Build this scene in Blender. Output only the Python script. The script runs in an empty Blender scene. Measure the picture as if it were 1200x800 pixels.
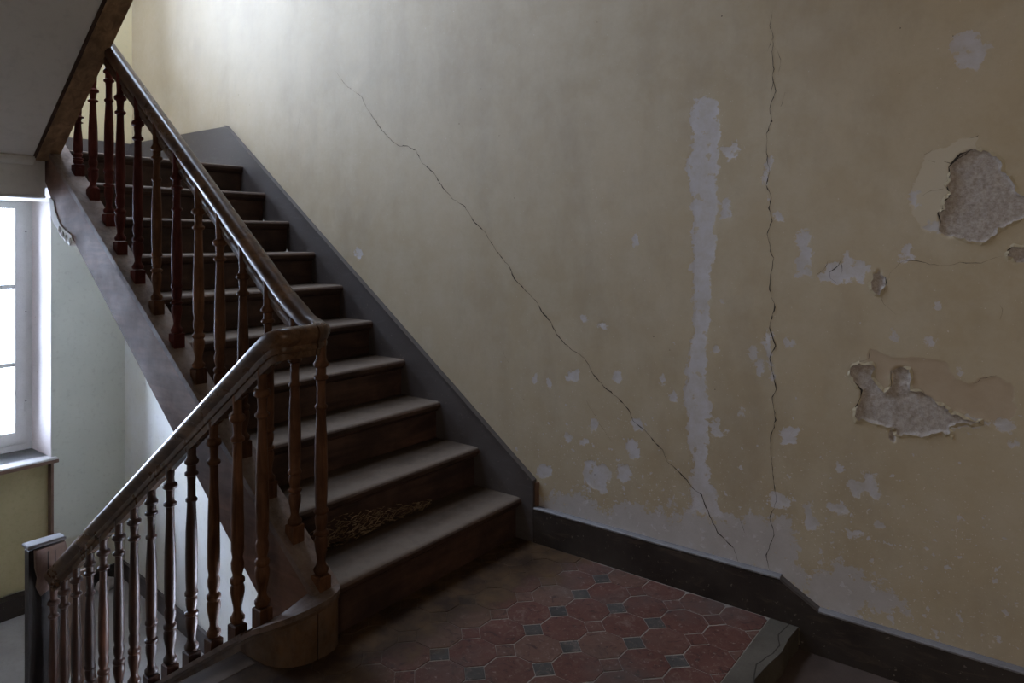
import bpy, math, random
import numpy as np
from mathutils import Vector, Matrix

# ------------------------------------------------------------------ camera, sky, exposure
scene = bpy.context.scene
col = scene.collection
TH = math.radians(52.469)
CAM = (-1.8795, 2.5376, 1.3182)
cam_data = bpy.data.cameras.new('camera')
cam = bpy.data.objects.new('camera', cam_data)
col.objects.link(cam)
cam.location = CAM
cam.rotation_euler = (math.pi / 2, 0, math.atan2(-math.cos(TH), -math.sin(TH)))
cam_data.sensor_width = 36.0
cam_data.lens = 826.18 / 1200 * 36
cam_data.shift_y = -(400 - 283.13) / 1200
cam_data.clip_start = 0.02
scene.camera = cam

world = bpy.data.worlds.new('overcast_sky')
scene.world = world
world.use_nodes = True
bg = world.node_tree.nodes['Background']
bg.inputs['Color'].default_value = (0.755, 0.855, 1.10, 1)
bg.inputs['Strength'].default_value = 32.0

def portal(name, loc, sy, sz):
    """marks a window opening for the renderer's sky sampling (gives off no light itself)"""
    d = bpy.data.lights.new(name, 'AREA')
    d.shape = 'RECTANGLE'; d.size = sz; d.size_y = sy
    d.cycles.is_portal = True
    o = bpy.data.objects.new(name, d); col.objects.link(o)
    o.location = loc
    o.rotation_euler = (0, math.radians(90), 0)      # emits towards -X
    return o
portal('daylight_portal', (4.30, 1.226, 0.72), 1.4, 1.9)
portal('daylight_portal.001', (4.30, 1.33, 3.75), 1.6, 2.0)
sk = portal('daylight_portal.002', (2.3, 1.0, 5.42), 1.2, 1.8)
sk.rotation_euler = (0, 0, 0)
sk.data.size, sk.data.size_y = 1.8, 1.2
hw = portal('daylight_portal.003', (-2.9, 4.42, 1.7), 1.1, 1.6)
hw.rotation_euler = (math.radians(-90), 0, 0)
hw.data.size, hw.data.size_y = 1.1, 1.6

vs = scene.view_settings
vs.view_transform = 'Standard'; vs.look = 'None'
vs.exposure = 0.0; vs.gamma = 1.0
vs.use_curve_mapping = False
try:
    scene.cycles.use_denoising = True
    scene.cycles.max_bounces = 14
    scene.cycles.diffuse_bounces = 10
    scene.cycles.transparent_max_bounces = 12
    scene.cycles.sample_clamp_indirect = 8.0
    scene.cycles.caustics_reflective = False
    scene.cycles.caustics_refractive = False
except Exception:
    pass

# ------------------------------------------------------------------ measured constants (metres)
H, G = 0.18, 0.24497          # riser and going of the rising flight
XE = 3.782                    # end wall
ZL = -1.255                   # lower half landing
ZU = 1.80                     # upper half landing
WY = 2.45                     # stairwell left wall
HD, GD = 0.1793, 0.26         # falling flight
WHITE = [[(-0.805, 1.861), (-0.807, 1.852), (-0.803, 1.844), (-0.799, 1.837), (-0.795, 1.83), (-0.787, 1.811), (-0.783, 1.791), (-0.779, 1.77), (-0.788, 1.75), (-0.794, 1.725), (-0.792, 1.7), (-0.782, 1.678), (-0.781, 1.653), (-0.77, 1.635), (-0.768, 1.614), (-0.765, 1.593), (-0.775, 1.572), (-0.788, 1.549), (-0.785, 1.523), (-0.791, 1.498), (-0.795, 1.474), (-0.789, 1.454), (-0.796, 1.433), (-0.8, 1.413), (-0.802, 1.393), (-0.791, 1.362), (-0.794, 1.328), (-0.795, 1.296), (-0.798, 1.264), (-0.79, 1.223), (-0.795, 1.183), (-0.794, 1.142), (-0.792, 1.102), (-0.803, 1.062), (-0.791, 1.02), (-0.796, 0.979), (-0.781, 0.939), (-0.787, 0.914), (-0.78, 0.889), (-0.776, 0.864), (-0.764, 0.84), (-0.762, 0.818), (-0.773, 0.8), (-0.765, 0.779), (-0.761, 0.758), (-0.754, 0.728), (-0.76, 0.7), (-0.764, 0.672), (-0.771, 0.645), (-0.772, 0.621), (-0.778, 0.598), (-0.774, 0.572), (-0.781, 0.549), (-0.783, 0.528), (-0.796, 0.513), (-0.79, 0.491), (-0.795, 0.471), (-0.784, 0.446), (-0.783, 0.42), (-0.792, 0.398), (-0.788, 0.372), (-0.788, 0.351), (-0.783, 0.33), (-0.782, 0.307), (-0.768, 0.287), (-0.807, 0.292), (-0.846, 0.299), (-0.883, 0.296), (-0.921, 0.307), (-0.908, 0.316), (-0.904, 0.332), (-0.896, 0.346), (-0.895, 0.364), (-0.886, 0.382), (-0.881, 0.401), (-0.869, 0.417), (-0.862, 0.436), (-0.863, 0.453), (-0.857, 0.467), (-0.852, 0.482), (-0.849, 0.497), (-0.854, 0.522), (-0.855, 0.546), (-0.855, 0.57), (-0.856, 0.594), (-0.856, 0.618), (-0.853, 0.642), (-0.865, 0.666), (-0.862, 0.691), (-0.862, 0.712), (-0.851, 0.728), (-0.845, 0.748), (-0.849, 0.769), (-0.853, 0.798), (-0.845, 0.825), (-0.846, 0.853), (-0.852, 0.881), (-0.843, 0.912), (-0.852, 0.945), (-0.853, 0.977), (-0.859, 1.009), (-0.857, 1.041), (-0.856, 1.074), (-0.872, 1.104), (-0.869, 1.137), (-0.864, 1.169), (-0.864, 1.201), (-0.86, 1.234), (-0.875, 1.265), (-0.89, 1.295), (-0.889, 1.328), (-0.877, 1.359), (-0.882, 1.392), (-0.887, 1.415), (-0.893, 1.439), (-0.893, 1.464), (-0.882, 1.487), (-0.882, 1.511), (-0.881, 1.535), (-0.887, 1.558), (-0.895, 1.581), (-0.897, 1.598), (-0.892, 1.615), (-0.895, 1.632), (-0.908, 1.643), (-0.902, 1.651), (-0.895, 1.658), (-0.891, 1.667), (-0.888, 1.676), (-0.901, 1.697), (-0.898, 1.723), (-0.903, 1.746), (-0.898, 1.77), (-0.895, 1.789), (-0.901, 1.805), (-0.893, 1.822), (-0.892, 1.841), (-0.881, 1.844), (-0.871, 1.847), (-0.864, 1.857), (-0.856, 1.864), (-0.843, 1.863), (-0.83, 1.864), (-0.818, 1.861)], [(-0.901, 1.669), (-0.918, 1.669), (-0.933, 1.67), (-0.946, 1.678), (-0.959, 1.686), (-0.965, 1.679), (-0.97, 1.671), (-0.975, 1.662), (-0.978, 1.653), (-0.97, 1.648), (-0.962, 1.642), (-0.958, 1.633), (-0.953, 1.624), (-0.943, 1.624), (-0.933, 1.622), (-0.924, 1.626), (-0.914, 1.63), (-0.909, 1.64), (-0.903, 1.648), (-0.903, 1.659)], [(-0.895, 1.461), (-0.907, 1.463), (-0.916, 1.471), (-0.928, 1.47), (-0.94, 1.469), (-0.939, 1.452), (-0.937, 1.435), (-0.946, 1.42), (-0.946, 1.403), (-0.936, 1.4), (-0.924, 1.399), (-0.913, 1.398), (-0.901, 1.398), (-0.904, 1.413), (-0.903, 1.43), (-0.902, 1.446)], [(-0.856, 0.645), (-0.869, 0.65), (-0.882, 0.65), (-0.891, 0.661), (-0.905, 0.666), (-0.901, 0.649), (-0.897, 0.632), (-0.903, 0.618), (-0.908, 0.603), (-0.896, 0.602), (-0.884, 0.601), (-0.873, 0.595), (-0.862, 0.589), (-0.861, 0.603), (-0.859, 0.617), (-0.858, 0.631)], [(-1.622, 1.907), (-1.627, 1.916), (-1.627, 1.928), (-1.633, 1.937), (-1.642, 1.94), (-1.654, 1.941), (-1.664, 1.946), (-1.675, 1.949), (-1.686, 1.953), (-1.691, 1.949), (-1.696, 1.949), (-1.7, 1.946), (-1.705, 1.944), (-1.708, 1.938), (-1.711, 1.931), (-1.711, 1.924), (-1.712, 1.917), (-1.717, 1.918), (-1.722, 1.917), (-1.726, 1.914), (-1.731, 1.912), (-1.735, 1.905), (-1.737, 1.898), (-1.732, 1.897), (-1.727, 1.894), (-1.721, 1.892), (-1.716, 1.891), (-1.713, 1.883), (-1.714, 1.874), (-1.709, 1.868), (-1.707, 1.859), (-1.701, 1.854), (-1.7, 1.844), (-1.694, 1.839), (-1.686, 1.837), (-1.675, 1.841), (-1.664, 1.844), (-1.654, 1.854), (-1.642, 1.856), (-1.639, 1.867), (-1.635, 1.876), (-1.637, 1.886), (-1.635, 1.897), (-1.63, 1.903)], [(-1.178, 1.354), (-1.188, 1.351), (-1.198, 1.352), (-1.207, 1.356), (-1.217, 1.357), (-1.224, 1.347), (-1.225, 1.335), (-1.221, 1.324), (-1.22, 1.313), (-1.219, 1.306), (-1.222, 1.299), (-1.225, 1.294), (-1.225, 1.286), (-1.222, 1.266), (-1.219, 1.246), (-1.217, 1.225), (-1.223, 1.205), (-1.209, 1.206), (-1.196, 1.205), (-1.183, 1.208), (-1.169, 1.206), (-1.167, 1.23), (-1.171, 1.253), (-1.183, 1.274), (-1.183, 1.298), (-1.181, 1.312), (-1.175, 1.325), (-1.177, 1.34)], [(-1.239, 1.205), (-1.243, 1.213), (-1.25, 1.218), (-1.258, 1.22), (-1.264, 1.226), (-1.266, 1.234), (-1.265, 1.242), (-1.269, 1.25), (-1.275, 1.255), (-1.285, 1.254), (-1.295, 1.255), (-1.305, 1.257), (-1.315, 1.253), (-1.319, 1.262), (-1.326, 1.267), (-1.329, 1.276), (-1.333, 1.284), (-1.34, 1.278), (-1.346, 1.27), (-1.353, 1.262), (-1.359, 1.254), (-1.372, 1.257), (-1.385, 1.254), (-1.394, 1.244), (-1.405, 1.238), (-1.397, 1.227), (-1.393, 1.214), (-1.387, 1.201), (-1.38, 1.19), (-1.361, 1.19), (-1.343, 1.194), (-1.326, 1.183), (-1.307, 1.181), (-1.292, 1.179), (-1.278, 1.186), (-1.264, 1.183), (-1.25, 1.176), (-1.249, 1.184), (-1.247, 1.192), (-1.241, 1.197)], [(-1.518, 1.47), (-1.523, 1.474), (-1.528, 1.473), (-1.534, 1.471), (-1.539, 1.472), (-1.534, 1.46), (-1.534, 1.447), (-1.538, 1.434), (-1.535, 1.421), (-1.53, 1.417), (-1.525, 1.416), (-1.527, 1.43), (-1.522, 1.443), (-1.517, 1.456)], [(-1.499, 1.256), (-1.508, 1.254), (-1.516, 1.257), (-1.524, 1.261), (-1.532, 1.265), (-1.528, 1.277), (-1.523, 1.288), (-1.524, 1.301), (-1.52, 1.313), (-1.516, 1.311), (-1.511, 1.308), (-1.507, 1.305), (-1.504, 1.3), (-1.502, 1.288), (-1.496, 1.279), (-1.499, 1.268)], [(-1.551, 1.361), (-1.557, 1.365), (-1.563, 1.368), (-1.569, 1.369), (-1.574, 1.374), (-1.581, 1.376), (-1.588, 1.377), (-1.593, 1.382), (-1.599, 1.385), (-1.598, 1.376), (-1.596, 1.367), (-1.599, 1.359), (-1.599, 1.35), (-1.586, 1.352), (-1.574, 1.347), (-1.562, 1.353)], [(-0.315, 0.393), (-0.324, 0.395), (-0.331, 0.4), (-0.337, 0.407), (-0.344, 0.412), (-0.353, 0.407), (-0.364, 0.405), (-0.368, 0.396), (-0.377, 0.39), (-0.39, 0.394), (-0.401, 0.401), (-0.414, 0.402), (-0.426, 0.4), (-0.432, 0.396), (-0.435, 0.39), (-0.44, 0.385), (-0.442, 0.378), (-0.445, 0.367), (-0.441, 0.355), (-0.44, 0.343), (-0.434, 0.331), (-0.426, 0.321), (-0.425, 0.31), (-0.422, 0.3), (-0.418, 0.289), (-0.407, 0.289), (-0.397, 0.286), (-0.387, 0.287), (-0.377, 0.287), (-0.366, 0.289), (-0.355, 0.291), (-0.348, 0.298), (-0.336, 0.3), (-0.327, 0.305), (-0.322, 0.313), (-0.32, 0.323), (-0.319, 0.332), (-0.311, 0.345), (-0.311, 0.361), (-0.314, 0.377)], [(-0.465, 0.397), (-0.476, 0.407), (-0.489, 0.414), (-0.503, 0.418), (-0.516, 0.424), (-0.524, 0.416), (-0.527, 0.405), (-0.536, 0.398), (-0.539, 0.387), (-0.529, 0.381), (-0.523, 0.371), (-0.515, 0.362), (-0.508, 0.353), (-0.498, 0.349), (-0.487, 0.349), (-0.479, 0.354), (-0.469, 0.356), (-0.465, 0.365), (-0.465, 0.376), (-0.463, 0.386)], [(-0.52, 0.521), (-0.531, 0.521), (-0.541, 0.524), (-0.551, 0.521), (-0.562, 0.521), (-0.561, 0.506), (-0.563, 0.491), (-0.563, 0.476), (-0.566, 0.461), (-0.559, 0.453), (-0.55, 0.45), (-0.541, 0.446), (-0.531, 0.444), (-0.529, 0.465), (-0.514, 0.479), (-0.51, 0.5)], [(-0.154, 0.321), (-0.146, 0.312), (-0.141, 0.302), (-0.129, 0.294), (-0.116, 0.287), (-0.104, 0.286), (-0.093, 0.28), (-0.081, 0.286), (-0.074, 0.297), (-0.076, 0.306), (-0.073, 0.313), (-0.084, 0.326), (-0.09, 0.339), (-0.103, 0.338), (-0.116, 0.34), (-0.127, 0.337), (-0.14, 0.34), (-0.149, 0.332)], [(-0.543, 0.61), (-0.553, 0.613), (-0.563, 0.613), (-0.573, 0.612), (-0.581, 0.606), (-0.583, 0.597), (-0.587, 0.589), (-0.591, 0.58), (-0.599, 0.575), (-0.587, 0.573), (-0.577, 0.565), (-0.566, 0.564), (-0.554, 0.561), (-0.546, 0.571), (-0.542, 0.583), (-0.543, 0.597)], [(-0.254, 0.486), (-0.249, 0.479), (-0.244, 0.472), (-0.234, 0.462), (-0.221, 0.467), (-0.213, 0.472), (-0.214, 0.48), (-0.211, 0.486), (-0.217, 0.495), (-0.234, 0.5), (-0.249, 0.5), (-0.25, 0.492)], [(-0.332, 0.478), (-0.329, 0.467), (-0.318, 0.46), (-0.307, 0.46), (-0.298, 0.467), (-0.299, 0.478), (-0.306, 0.483), (-0.318, 0.49), (-0.329, 0.489)], [(-0.284, 0.752), (-0.286, 0.739), (-0.278, 0.729), (-0.266, 0.722), (-0.255, 0.724), (-0.243, 0.727), (-0.234, 0.732), (-0.226, 0.737), (-0.232, 0.746), (-0.233, 0.756), (-0.237, 0.766), (-0.244, 0.774), (-0.255, 0.774), (-0.265, 0.773), (-0.276, 0.773), (-0.287, 0.77), (-0.284, 0.761)], [(-0.483, 0.768), (-0.482, 0.76), (-0.481, 0.753), (-0.469, 0.746), (-0.455, 0.747), (-0.447, 0.754), (-0.452, 0.763), (-0.45, 0.773), (-0.456, 0.781), (-0.469, 0.788), (-0.483, 0.787), (-0.481, 0.777)], [(-0.071, 0.708), (-0.071, 0.697), (-0.061, 0.684), (-0.053, 0.689), (-0.046, 0.696), (-0.049, 0.704), (-0.045, 0.711), (-0.053, 0.721), (-0.061, 0.732), (-0.069, 0.726), (-0.069, 0.717)], [(-0.148, 0.702), (-0.145, 0.694), (-0.147, 0.686), (-0.138, 0.676), (-0.13, 0.682), (-0.125, 0.691), (-0.124, 0.698), (-0.122, 0.705), (-0.125, 0.715), (-0.131, 0.724), (-0.139, 0.718), (-0.146, 0.718), (-0.149, 0.711)], [(-0.326, 0.993), (-0.322, 0.981), (-0.314, 0.978), (-0.3, 0.976), (-0.299, 0.985), (-0.293, 0.996), (-0.301, 1.008), (-0.314, 1.008), (-0.325, 1.003)], [(-0.418, 0.981), (-0.414, 0.971), (-0.404, 0.967), (-0.392, 0.965), (-0.384, 0.975), (-0.386, 0.985), (-0.391, 0.989), (-0.404, 0.995), (-0.415, 0.991)], [(-0.567, 1.325), (-0.565, 1.314), (-0.557, 1.304), (-0.546, 1.303), (-0.546, 1.311), (-0.543, 1.319), (-0.538, 1.331), (-0.543, 1.336), (-0.547, 1.342), (-0.556, 1.344), (-0.564, 1.337)], [(-0.68, 0.781), (-0.679, 0.768), (-0.672, 0.757), (-0.661, 0.755), (-0.662, 0.763), (-0.659, 0.77), (-0.656, 0.778), (-0.656, 0.787), (-0.662, 0.798), (-0.671, 0.808), (-0.677, 0.804), (-0.68, 0.797), (-0.679, 0.789)], [(-0.733, 0.715), (-0.73, 0.705), (-0.722, 0.7), (-0.709, 0.698), (-0.702, 0.705), (-0.705, 0.716), (-0.708, 0.723), (-0.716, 0.727), (-0.722, 0.733), (-0.729, 0.727), (-0.732, 0.721)], [(-0.921, 1.102), (-0.919, 1.094), (-0.91, 1.088), (-0.9, 1.087), (-0.895, 1.096), (-0.896, 1.105), (-0.902, 1.109), (-0.91, 1.111), (-0.918, 1.11)], [(-0.9, 0.917), (-0.897, 0.906), (-0.891, 0.901), (-0.888, 0.894), (-0.878, 0.9), (-0.872, 0.909), (-0.872, 0.92), (-0.878, 0.929), (-0.887, 0.937), (-0.893, 0.931), (-0.897, 0.925)], [(-1.031, 0.921), (-1.031, 0.911), (-1.029, 0.901), (-1.023, 0.901), (-1.015, 0.896), (-1.011, 0.903), (-1.008, 0.911), (-1.009, 0.92), (-1.01, 0.929), (-1.012, 0.936), (-1.016, 0.943), (-1.023, 0.945), (-1.025, 0.939), (-1.029, 0.935), (-1.031, 0.928)], [(-1.056, 0.871), (-1.059, 0.861), (-1.056, 0.849), (-1.048, 0.845), (-1.04, 0.84), (-1.038, 0.85), (-1.032, 0.858), (-1.03, 0.867), (-1.032, 0.877), (-1.037, 0.884), (-1.041, 0.892), (-1.048, 0.896), (-1.053, 0.894), (-1.058, 0.883)], [(-1.083, 0.971), (-1.081, 0.964), (-1.079, 0.957), (-1.076, 0.95), (-1.072, 0.943), (-1.065, 0.949), (-1.062, 0.954), (-1.06, 0.96), (-1.059, 0.969), (-1.059, 0.978), (-1.063, 0.984), (-1.064, 0.992), (-1.067, 0.998), (-1.071, 1.002), (-1.075, 0.994), (-1.08, 0.987), (-1.082, 0.979)], [(-1.165, 0.966), (-1.161, 0.961), (-1.158, 0.956), (-1.152, 0.954), (-1.141, 0.95), (-1.137, 0.959), (-1.135, 0.969), (-1.141, 0.98), (-1.152, 0.977), (-1.162, 0.974)], [(-0.988, 0.697), (-0.988, 0.688), (-0.98, 0.685), (-0.971, 0.682), (-0.966, 0.689), (-0.967, 0.698), (-0.971, 0.704), (-0.98, 0.71), (-0.986, 0.704)], [(-0.375, 0.549), (-0.373, 0.54), (-0.37, 0.53), (-0.36, 0.528), (-0.35, 0.52), (-0.347, 0.53), (-0.34, 0.537), (-0.342, 0.551), (-0.348, 0.561), (-0.347, 0.571), (-0.36, 0.566), (-0.371, 0.568), (-0.372, 0.558)], [(1.093, 1.254), (1.096, 1.243), (1.099, 1.233), (1.12, 1.221), (1.128, 1.229), (1.14, 1.234), (1.156, 1.244), (1.152, 1.255), (1.154, 1.265), (1.149, 1.274), (1.139, 1.281), (1.122, 1.28), (1.099, 1.275), (1.097, 1.264)], [(-1.125, 1.402), (-1.124, 1.393), (-1.117, 1.393), (-1.108, 1.393), (-1.103, 1.399), (-1.105, 1.408), (-1.108, 1.413), (-1.117, 1.415), (-1.124, 1.411)], [(-1.341, 0.506), (-1.342, 0.513), (-1.346, 0.519), (-1.351, 0.525), (-1.354, 0.531), (-1.363, 0.528), (-1.372, 0.531), (-1.379, 0.526), (-1.385, 0.52), (-1.386, 0.514), (-1.386, 0.506), (-1.389, 0.5), (-1.39, 0.494), (-1.386, 0.487), (-1.38, 0.482), (-1.374, 0.479), (-1.367, 0.477), (-1.357, 0.476), (-1.349, 0.479), (-1.347, 0.486), (-1.346, 0.493), (-1.342, 0.498)], [(-1.385, 0.554), (-1.394, 0.562), (-1.405, 0.564), (-1.416, 0.565), (-1.425, 0.57), (-1.421, 0.564), (-1.417, 0.558), (-1.415, 0.551), (-1.415, 0.543), (-1.421, 0.537), (-1.422, 0.528), (-1.426, 0.52), (-1.433, 0.517), (-1.428, 0.509), (-1.426, 0.5), (-1.424, 0.492), (-1.42, 0.483), (-1.411, 0.483), (-1.403, 0.486), (-1.396, 0.489), (-1.39, 0.496), (-1.384, 0.509), (-1.382, 0.523), (-1.384, 0.539)], [(-1.192, 0.409), (-1.201, 0.414), (-1.207, 0.423), (-1.216, 0.425), (-1.225, 0.429), (-1.223, 0.416), (-1.221, 0.403), (-1.224, 0.391), (-1.22, 0.378), (-1.228, 0.37), (-1.238, 0.366), (-1.243, 0.357), (-1.247, 0.346), (-1.237, 0.343), (-1.227, 0.335), (-1.217, 0.331), (-1.206, 0.33), (-1.195, 0.346), (-1.196, 0.368), (-1.198, 0.39)], [(-1.275, 0.428), (-1.289, 0.431), (-1.302, 0.431), (-1.315, 0.438), (-1.328, 0.446), (-1.332, 0.437), (-1.336, 0.427), (-1.335, 0.416), (-1.333, 0.405), (-1.326, 0.408), (-1.319, 0.411), (-1.31, 0.412), (-1.302, 0.411), (-1.296, 0.417), (-1.287, 0.418), (-1.281, 0.423)], [(-1.328, 0.366), (-1.34, 0.364), (-1.351, 0.361), (-1.363, 0.367), (-1.375, 0.372), (-1.38, 0.368), (-1.385, 0.364), (-1.375, 0.356), (-1.363, 0.355), (-1.352, 0.351), (-1.341, 0.353), (-1.336, 0.353), (-1.332, 0.357), (-1.331, 0.362)], [(-1.076, 0.431), (-1.098, 0.431), (-1.119, 0.424), (-1.141, 0.42), (-1.163, 0.429), (-1.162, 0.421), (-1.157, 0.414), (-1.155, 0.405), (-1.152, 0.397), (-1.136, 0.396), (-1.12, 0.386), (-1.104, 0.385), (-1.088, 0.386), (-1.087, 0.398), (-1.086, 0.41), (-1.078, 0.419)], [(-1.12, 0.654), (-1.135, 0.659), (-1.148, 0.668), (-1.163, 0.666), (-1.178, 0.669), (-1.171, 0.656), (-1.166, 0.643), (-1.168, 0.63), (-1.169, 0.617), (-1.158, 0.617), (-1.146, 0.614), (-1.135, 0.607), (-1.123, 0.603), (-1.119, 0.615), (-1.119, 0.628), (-1.116, 0.64)], [(-1.48, 1.021), (-1.482, 1.015), (-1.48, 1.008), (-1.474, 1.005), (-1.468, 1.007), (-1.462, 1.013), (-1.464, 1.019), (-1.464, 1.025), (-1.465, 1.031), (-1.468, 1.036), (-1.474, 1.038), (-1.479, 1.032), (-1.48, 1.027)], [(-1.799, 0.727), (-1.797, 0.719), (-1.792, 0.716), (-1.787, 0.715), (-1.78, 0.714), (-1.774, 0.72), (-1.771, 0.725), (-1.775, 0.728), (-1.779, 0.73), (-1.783, 0.731), (-1.787, 0.735), (-1.794, 0.734)], [(-1.667, 0.927), (-1.667, 0.918), (-1.661, 0.916), (-1.655, 0.914), (-1.653, 0.922), (-1.653, 0.93), (-1.655, 0.937), (-1.661, 0.94), (-1.667, 0.934)], [(-1.585, 1.003), (-1.585, 0.995), (-1.577, 0.991), (-1.568, 0.993), (-1.565, 0.997), (-1.564, 1.005), (-1.57, 1.012), (-1.576, 1.014), (-1.58, 1.012), (-1.585, 1.01)], [(-1.599, 1.12), (-1.597, 1.116), (-1.594, 1.112), (-1.59, 1.112), (-1.586, 1.117), (-1.585, 1.123), (-1.59, 1.127), (-1.594, 1.127), (-1.597, 1.125)], [(-1.446, 0.401), (-1.443, 0.392), (-1.437, 0.386), (-1.431, 0.389), (-1.426, 0.393), (-1.425, 0.4), (-1.431, 0.407), (-1.437, 0.408), (-1.443, 0.406)], [(-1.313, 0.562), (-1.314, 0.558), (-1.308, 0.554), (-1.303, 0.553), (-1.299, 0.556), (-1.3, 0.563), (-1.303, 0.57), (-1.308, 0.571), (-1.314, 0.569)], [(-1.707, 0.783), (-1.729, 0.779), (-1.751, 0.787), (-1.773, 0.789), (-1.791, 0.776), (-1.786, 0.771), (-1.781, 0.77), (-1.777, 0.764), (-1.775, 0.758), (-1.757, 0.754), (-1.741, 0.762), (-1.725, 0.769), (-1.707, 0.768), (-1.689, 0.751), (-1.667, 0.75), (-1.646, 0.748), (-1.624, 0.741), (-1.63, 0.751), (-1.631, 0.762), (-1.637, 0.772), (-1.638, 0.783), (-1.655, 0.778), (-1.673, 0.787), (-1.691, 0.785)], [(-1.091, 0.996), (-1.081, 0.957), (-1.085, 0.919), (-1.097, 0.884), (-1.1, 0.846), (-1.098, 0.838), (-1.095, 0.83), (-1.09, 0.823), (-1.088, 0.814), (-1.085, 0.837), (-1.085, 0.86), (-1.078, 0.881), (-1.076, 0.904), (-1.067, 0.92), (-1.068, 0.939), (-1.074, 0.957), (-1.073, 0.976), (-1.076, 0.982), (-1.081, 0.987), (-1.086, 0.991)], [(-1.091, 1.629), (-1.09, 1.602), (-1.09, 1.575), (-1.077, 1.552), (-1.073, 1.525), (-1.073, 1.509), (-1.081, 1.495), (-1.08, 1.479), (-1.079, 1.464), (-1.074, 1.476), (-1.07, 1.49), (-1.063, 1.502), (-1.064, 1.516), (-1.066, 1.534), (-1.06, 1.551), (-1.061, 1.569), (-1.064, 1.586), (-1.072, 1.596), (-1.078, 1.607), (-1.082, 1.62)]]
WASH = [[(-0.059, 0.178), (-0.082, 0.197), (-0.109, 0.209), (-0.137, 0.215), (-0.164, 0.227), (-0.181, 0.227), (-0.198, 0.233), (-0.212, 0.246), (-0.23, 0.252), (-0.258, 0.25), (-0.287, 0.25), (-0.317, 0.249), (-0.336, 0.232), (-0.365, 0.227), (-0.395, 0.223), (-0.426, 0.226), (-0.457, 0.235), (-0.479, 0.241), (-0.497, 0.256), (-0.515, 0.269), (-0.535, 0.277), (-0.551, 0.272), (-0.569, 0.274), (-0.585, 0.27), (-0.603, 0.275), (-0.61, 0.266), (-0.623, 0.263), (-0.637, 0.265), (-0.647, 0.258), (-0.661, 0.268), (-0.674, 0.278), (-0.69, 0.284), (-0.701, 0.297), (-0.716, 0.294), (-0.73, 0.288), (-0.74, 0.276), (-0.754, 0.27), (-0.775, 0.283), (-0.795, 0.297), (-0.817, 0.3), (-0.839, 0.31), (-0.857, 0.314), (-0.874, 0.318), (-0.892, 0.319), (-0.905, 0.309), (-0.926, 0.317), (-0.945, 0.313), (-0.964, 0.325), (-0.984, 0.328), (-0.999, 0.337), (-1.015, 0.341), (-1.031, 0.342), (-1.046, 0.352), (-1.058, 0.351), (-1.071, 0.352), (-1.079, 0.344), (-1.091, 0.341), (-1.104, 0.335), (-1.118, 0.33), (-1.133, 0.33), (-1.149, 0.334), (-1.156, 0.322), (-1.167, 0.314), (-1.169, 0.298), (-1.178, 0.288), (-1.171, 0.272), (-1.172, 0.256), (-1.165, 0.241), (-1.163, 0.225), (-1.178, 0.222), (-1.188, 0.212), (-1.198, 0.204), (-1.206, 0.192), (-1.219, 0.203), (-1.234, 0.205), (-1.248, 0.214), (-1.261, 0.223), (-1.278, 0.223), (-1.295, 0.23), (-1.311, 0.241), (-1.328, 0.241), (-1.342, 0.24), (-1.353, 0.232), (-1.367, 0.231), (-1.38, 0.228), (-1.394, 0.229), (-1.407, 0.226), (-1.417, 0.217), (-1.43, 0.215), (-1.444, 0.215), (-1.457, 0.212), (-1.468, 0.206), (-1.48, 0.202), (-1.483, 0.191), (-1.487, 0.18), (-1.486, 0.167), (-1.487, 0.155), (-1.466, 0.149), (-1.447, 0.132), (-1.426, 0.13), (-1.405, 0.115), (-1.397, 0.098), (-1.383, 0.084), (-1.368, 0.076), (-1.354, 0.062), (-1.346, 0.051), (-1.337, 0.042), (-1.326, 0.033), (-1.315, 0.029), (-1.296, 0.035), (-1.278, 0.045), (-1.256, 0.043), (-1.234, 0.04), (-1.218, 0.068), (-1.188, 0.08), (-1.157, 0.088), (-1.129, 0.102), (-0.896, 0.088), (-0.641, 0.096), (-0.356, 0.11), (-0.026, 0.106), (-0.023, 0.124), (-0.03, 0.143), (-0.044, 0.16)]]
CREAM = [[(-1.563, 1.593), (-1.568, 1.595), (-1.574, 1.598), (-1.58, 1.597), (-1.586, 1.597), (-1.601, 1.604), (-1.617, 1.606), (-1.628, 1.618), (-1.642, 1.627), (-1.655, 1.634), (-1.669, 1.636), (-1.683, 1.637), (-1.697, 1.635), (-1.696, 1.624), (-1.691, 1.615), (-1.695, 1.605), (-1.695, 1.594), (-1.685, 1.594), (-1.677, 1.587), (-1.668, 1.587), (-1.66, 1.581), (-1.655, 1.574), (-1.649, 1.57), (-1.646, 1.561), (-1.64, 1.556), (-1.633, 1.551), (-1.629, 1.544), (-1.63, 1.539), (-1.63, 1.533), (-1.63, 1.528), (-1.631, 1.523), (-1.628, 1.515), (-1.628, 1.507), (-1.627, 1.498), (-1.622, 1.492), (-1.626, 1.486), (-1.63, 1.48), (-1.634, 1.473), (-1.633, 1.465), (-1.63, 1.459), (-1.627, 1.452), (-1.621, 1.449), (-1.615, 1.445), (-1.608, 1.438), (-1.605, 1.427), (-1.604, 1.416), (-1.599, 1.406), (-1.599, 1.392), (-1.603, 1.379), (-1.601, 1.366), (-1.604, 1.353), (-1.589, 1.356), (-1.575, 1.349), (-1.559, 1.349), (-1.546, 1.359), (-1.543, 1.372), (-1.54, 1.386), (-1.534, 1.4), (-1.523, 1.408), (-1.519, 1.422), (-1.517, 1.437), (-1.52, 1.452), (-1.518, 1.467), (-1.523, 1.479), (-1.528, 1.492), (-1.535, 1.502), (-1.539, 1.515), (-1.541, 1.525), (-1.543, 1.535), (-1.544, 1.546), (-1.551, 1.554), (-1.552, 1.565), (-1.558, 1.573), (-1.558, 1.584)]]
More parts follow.
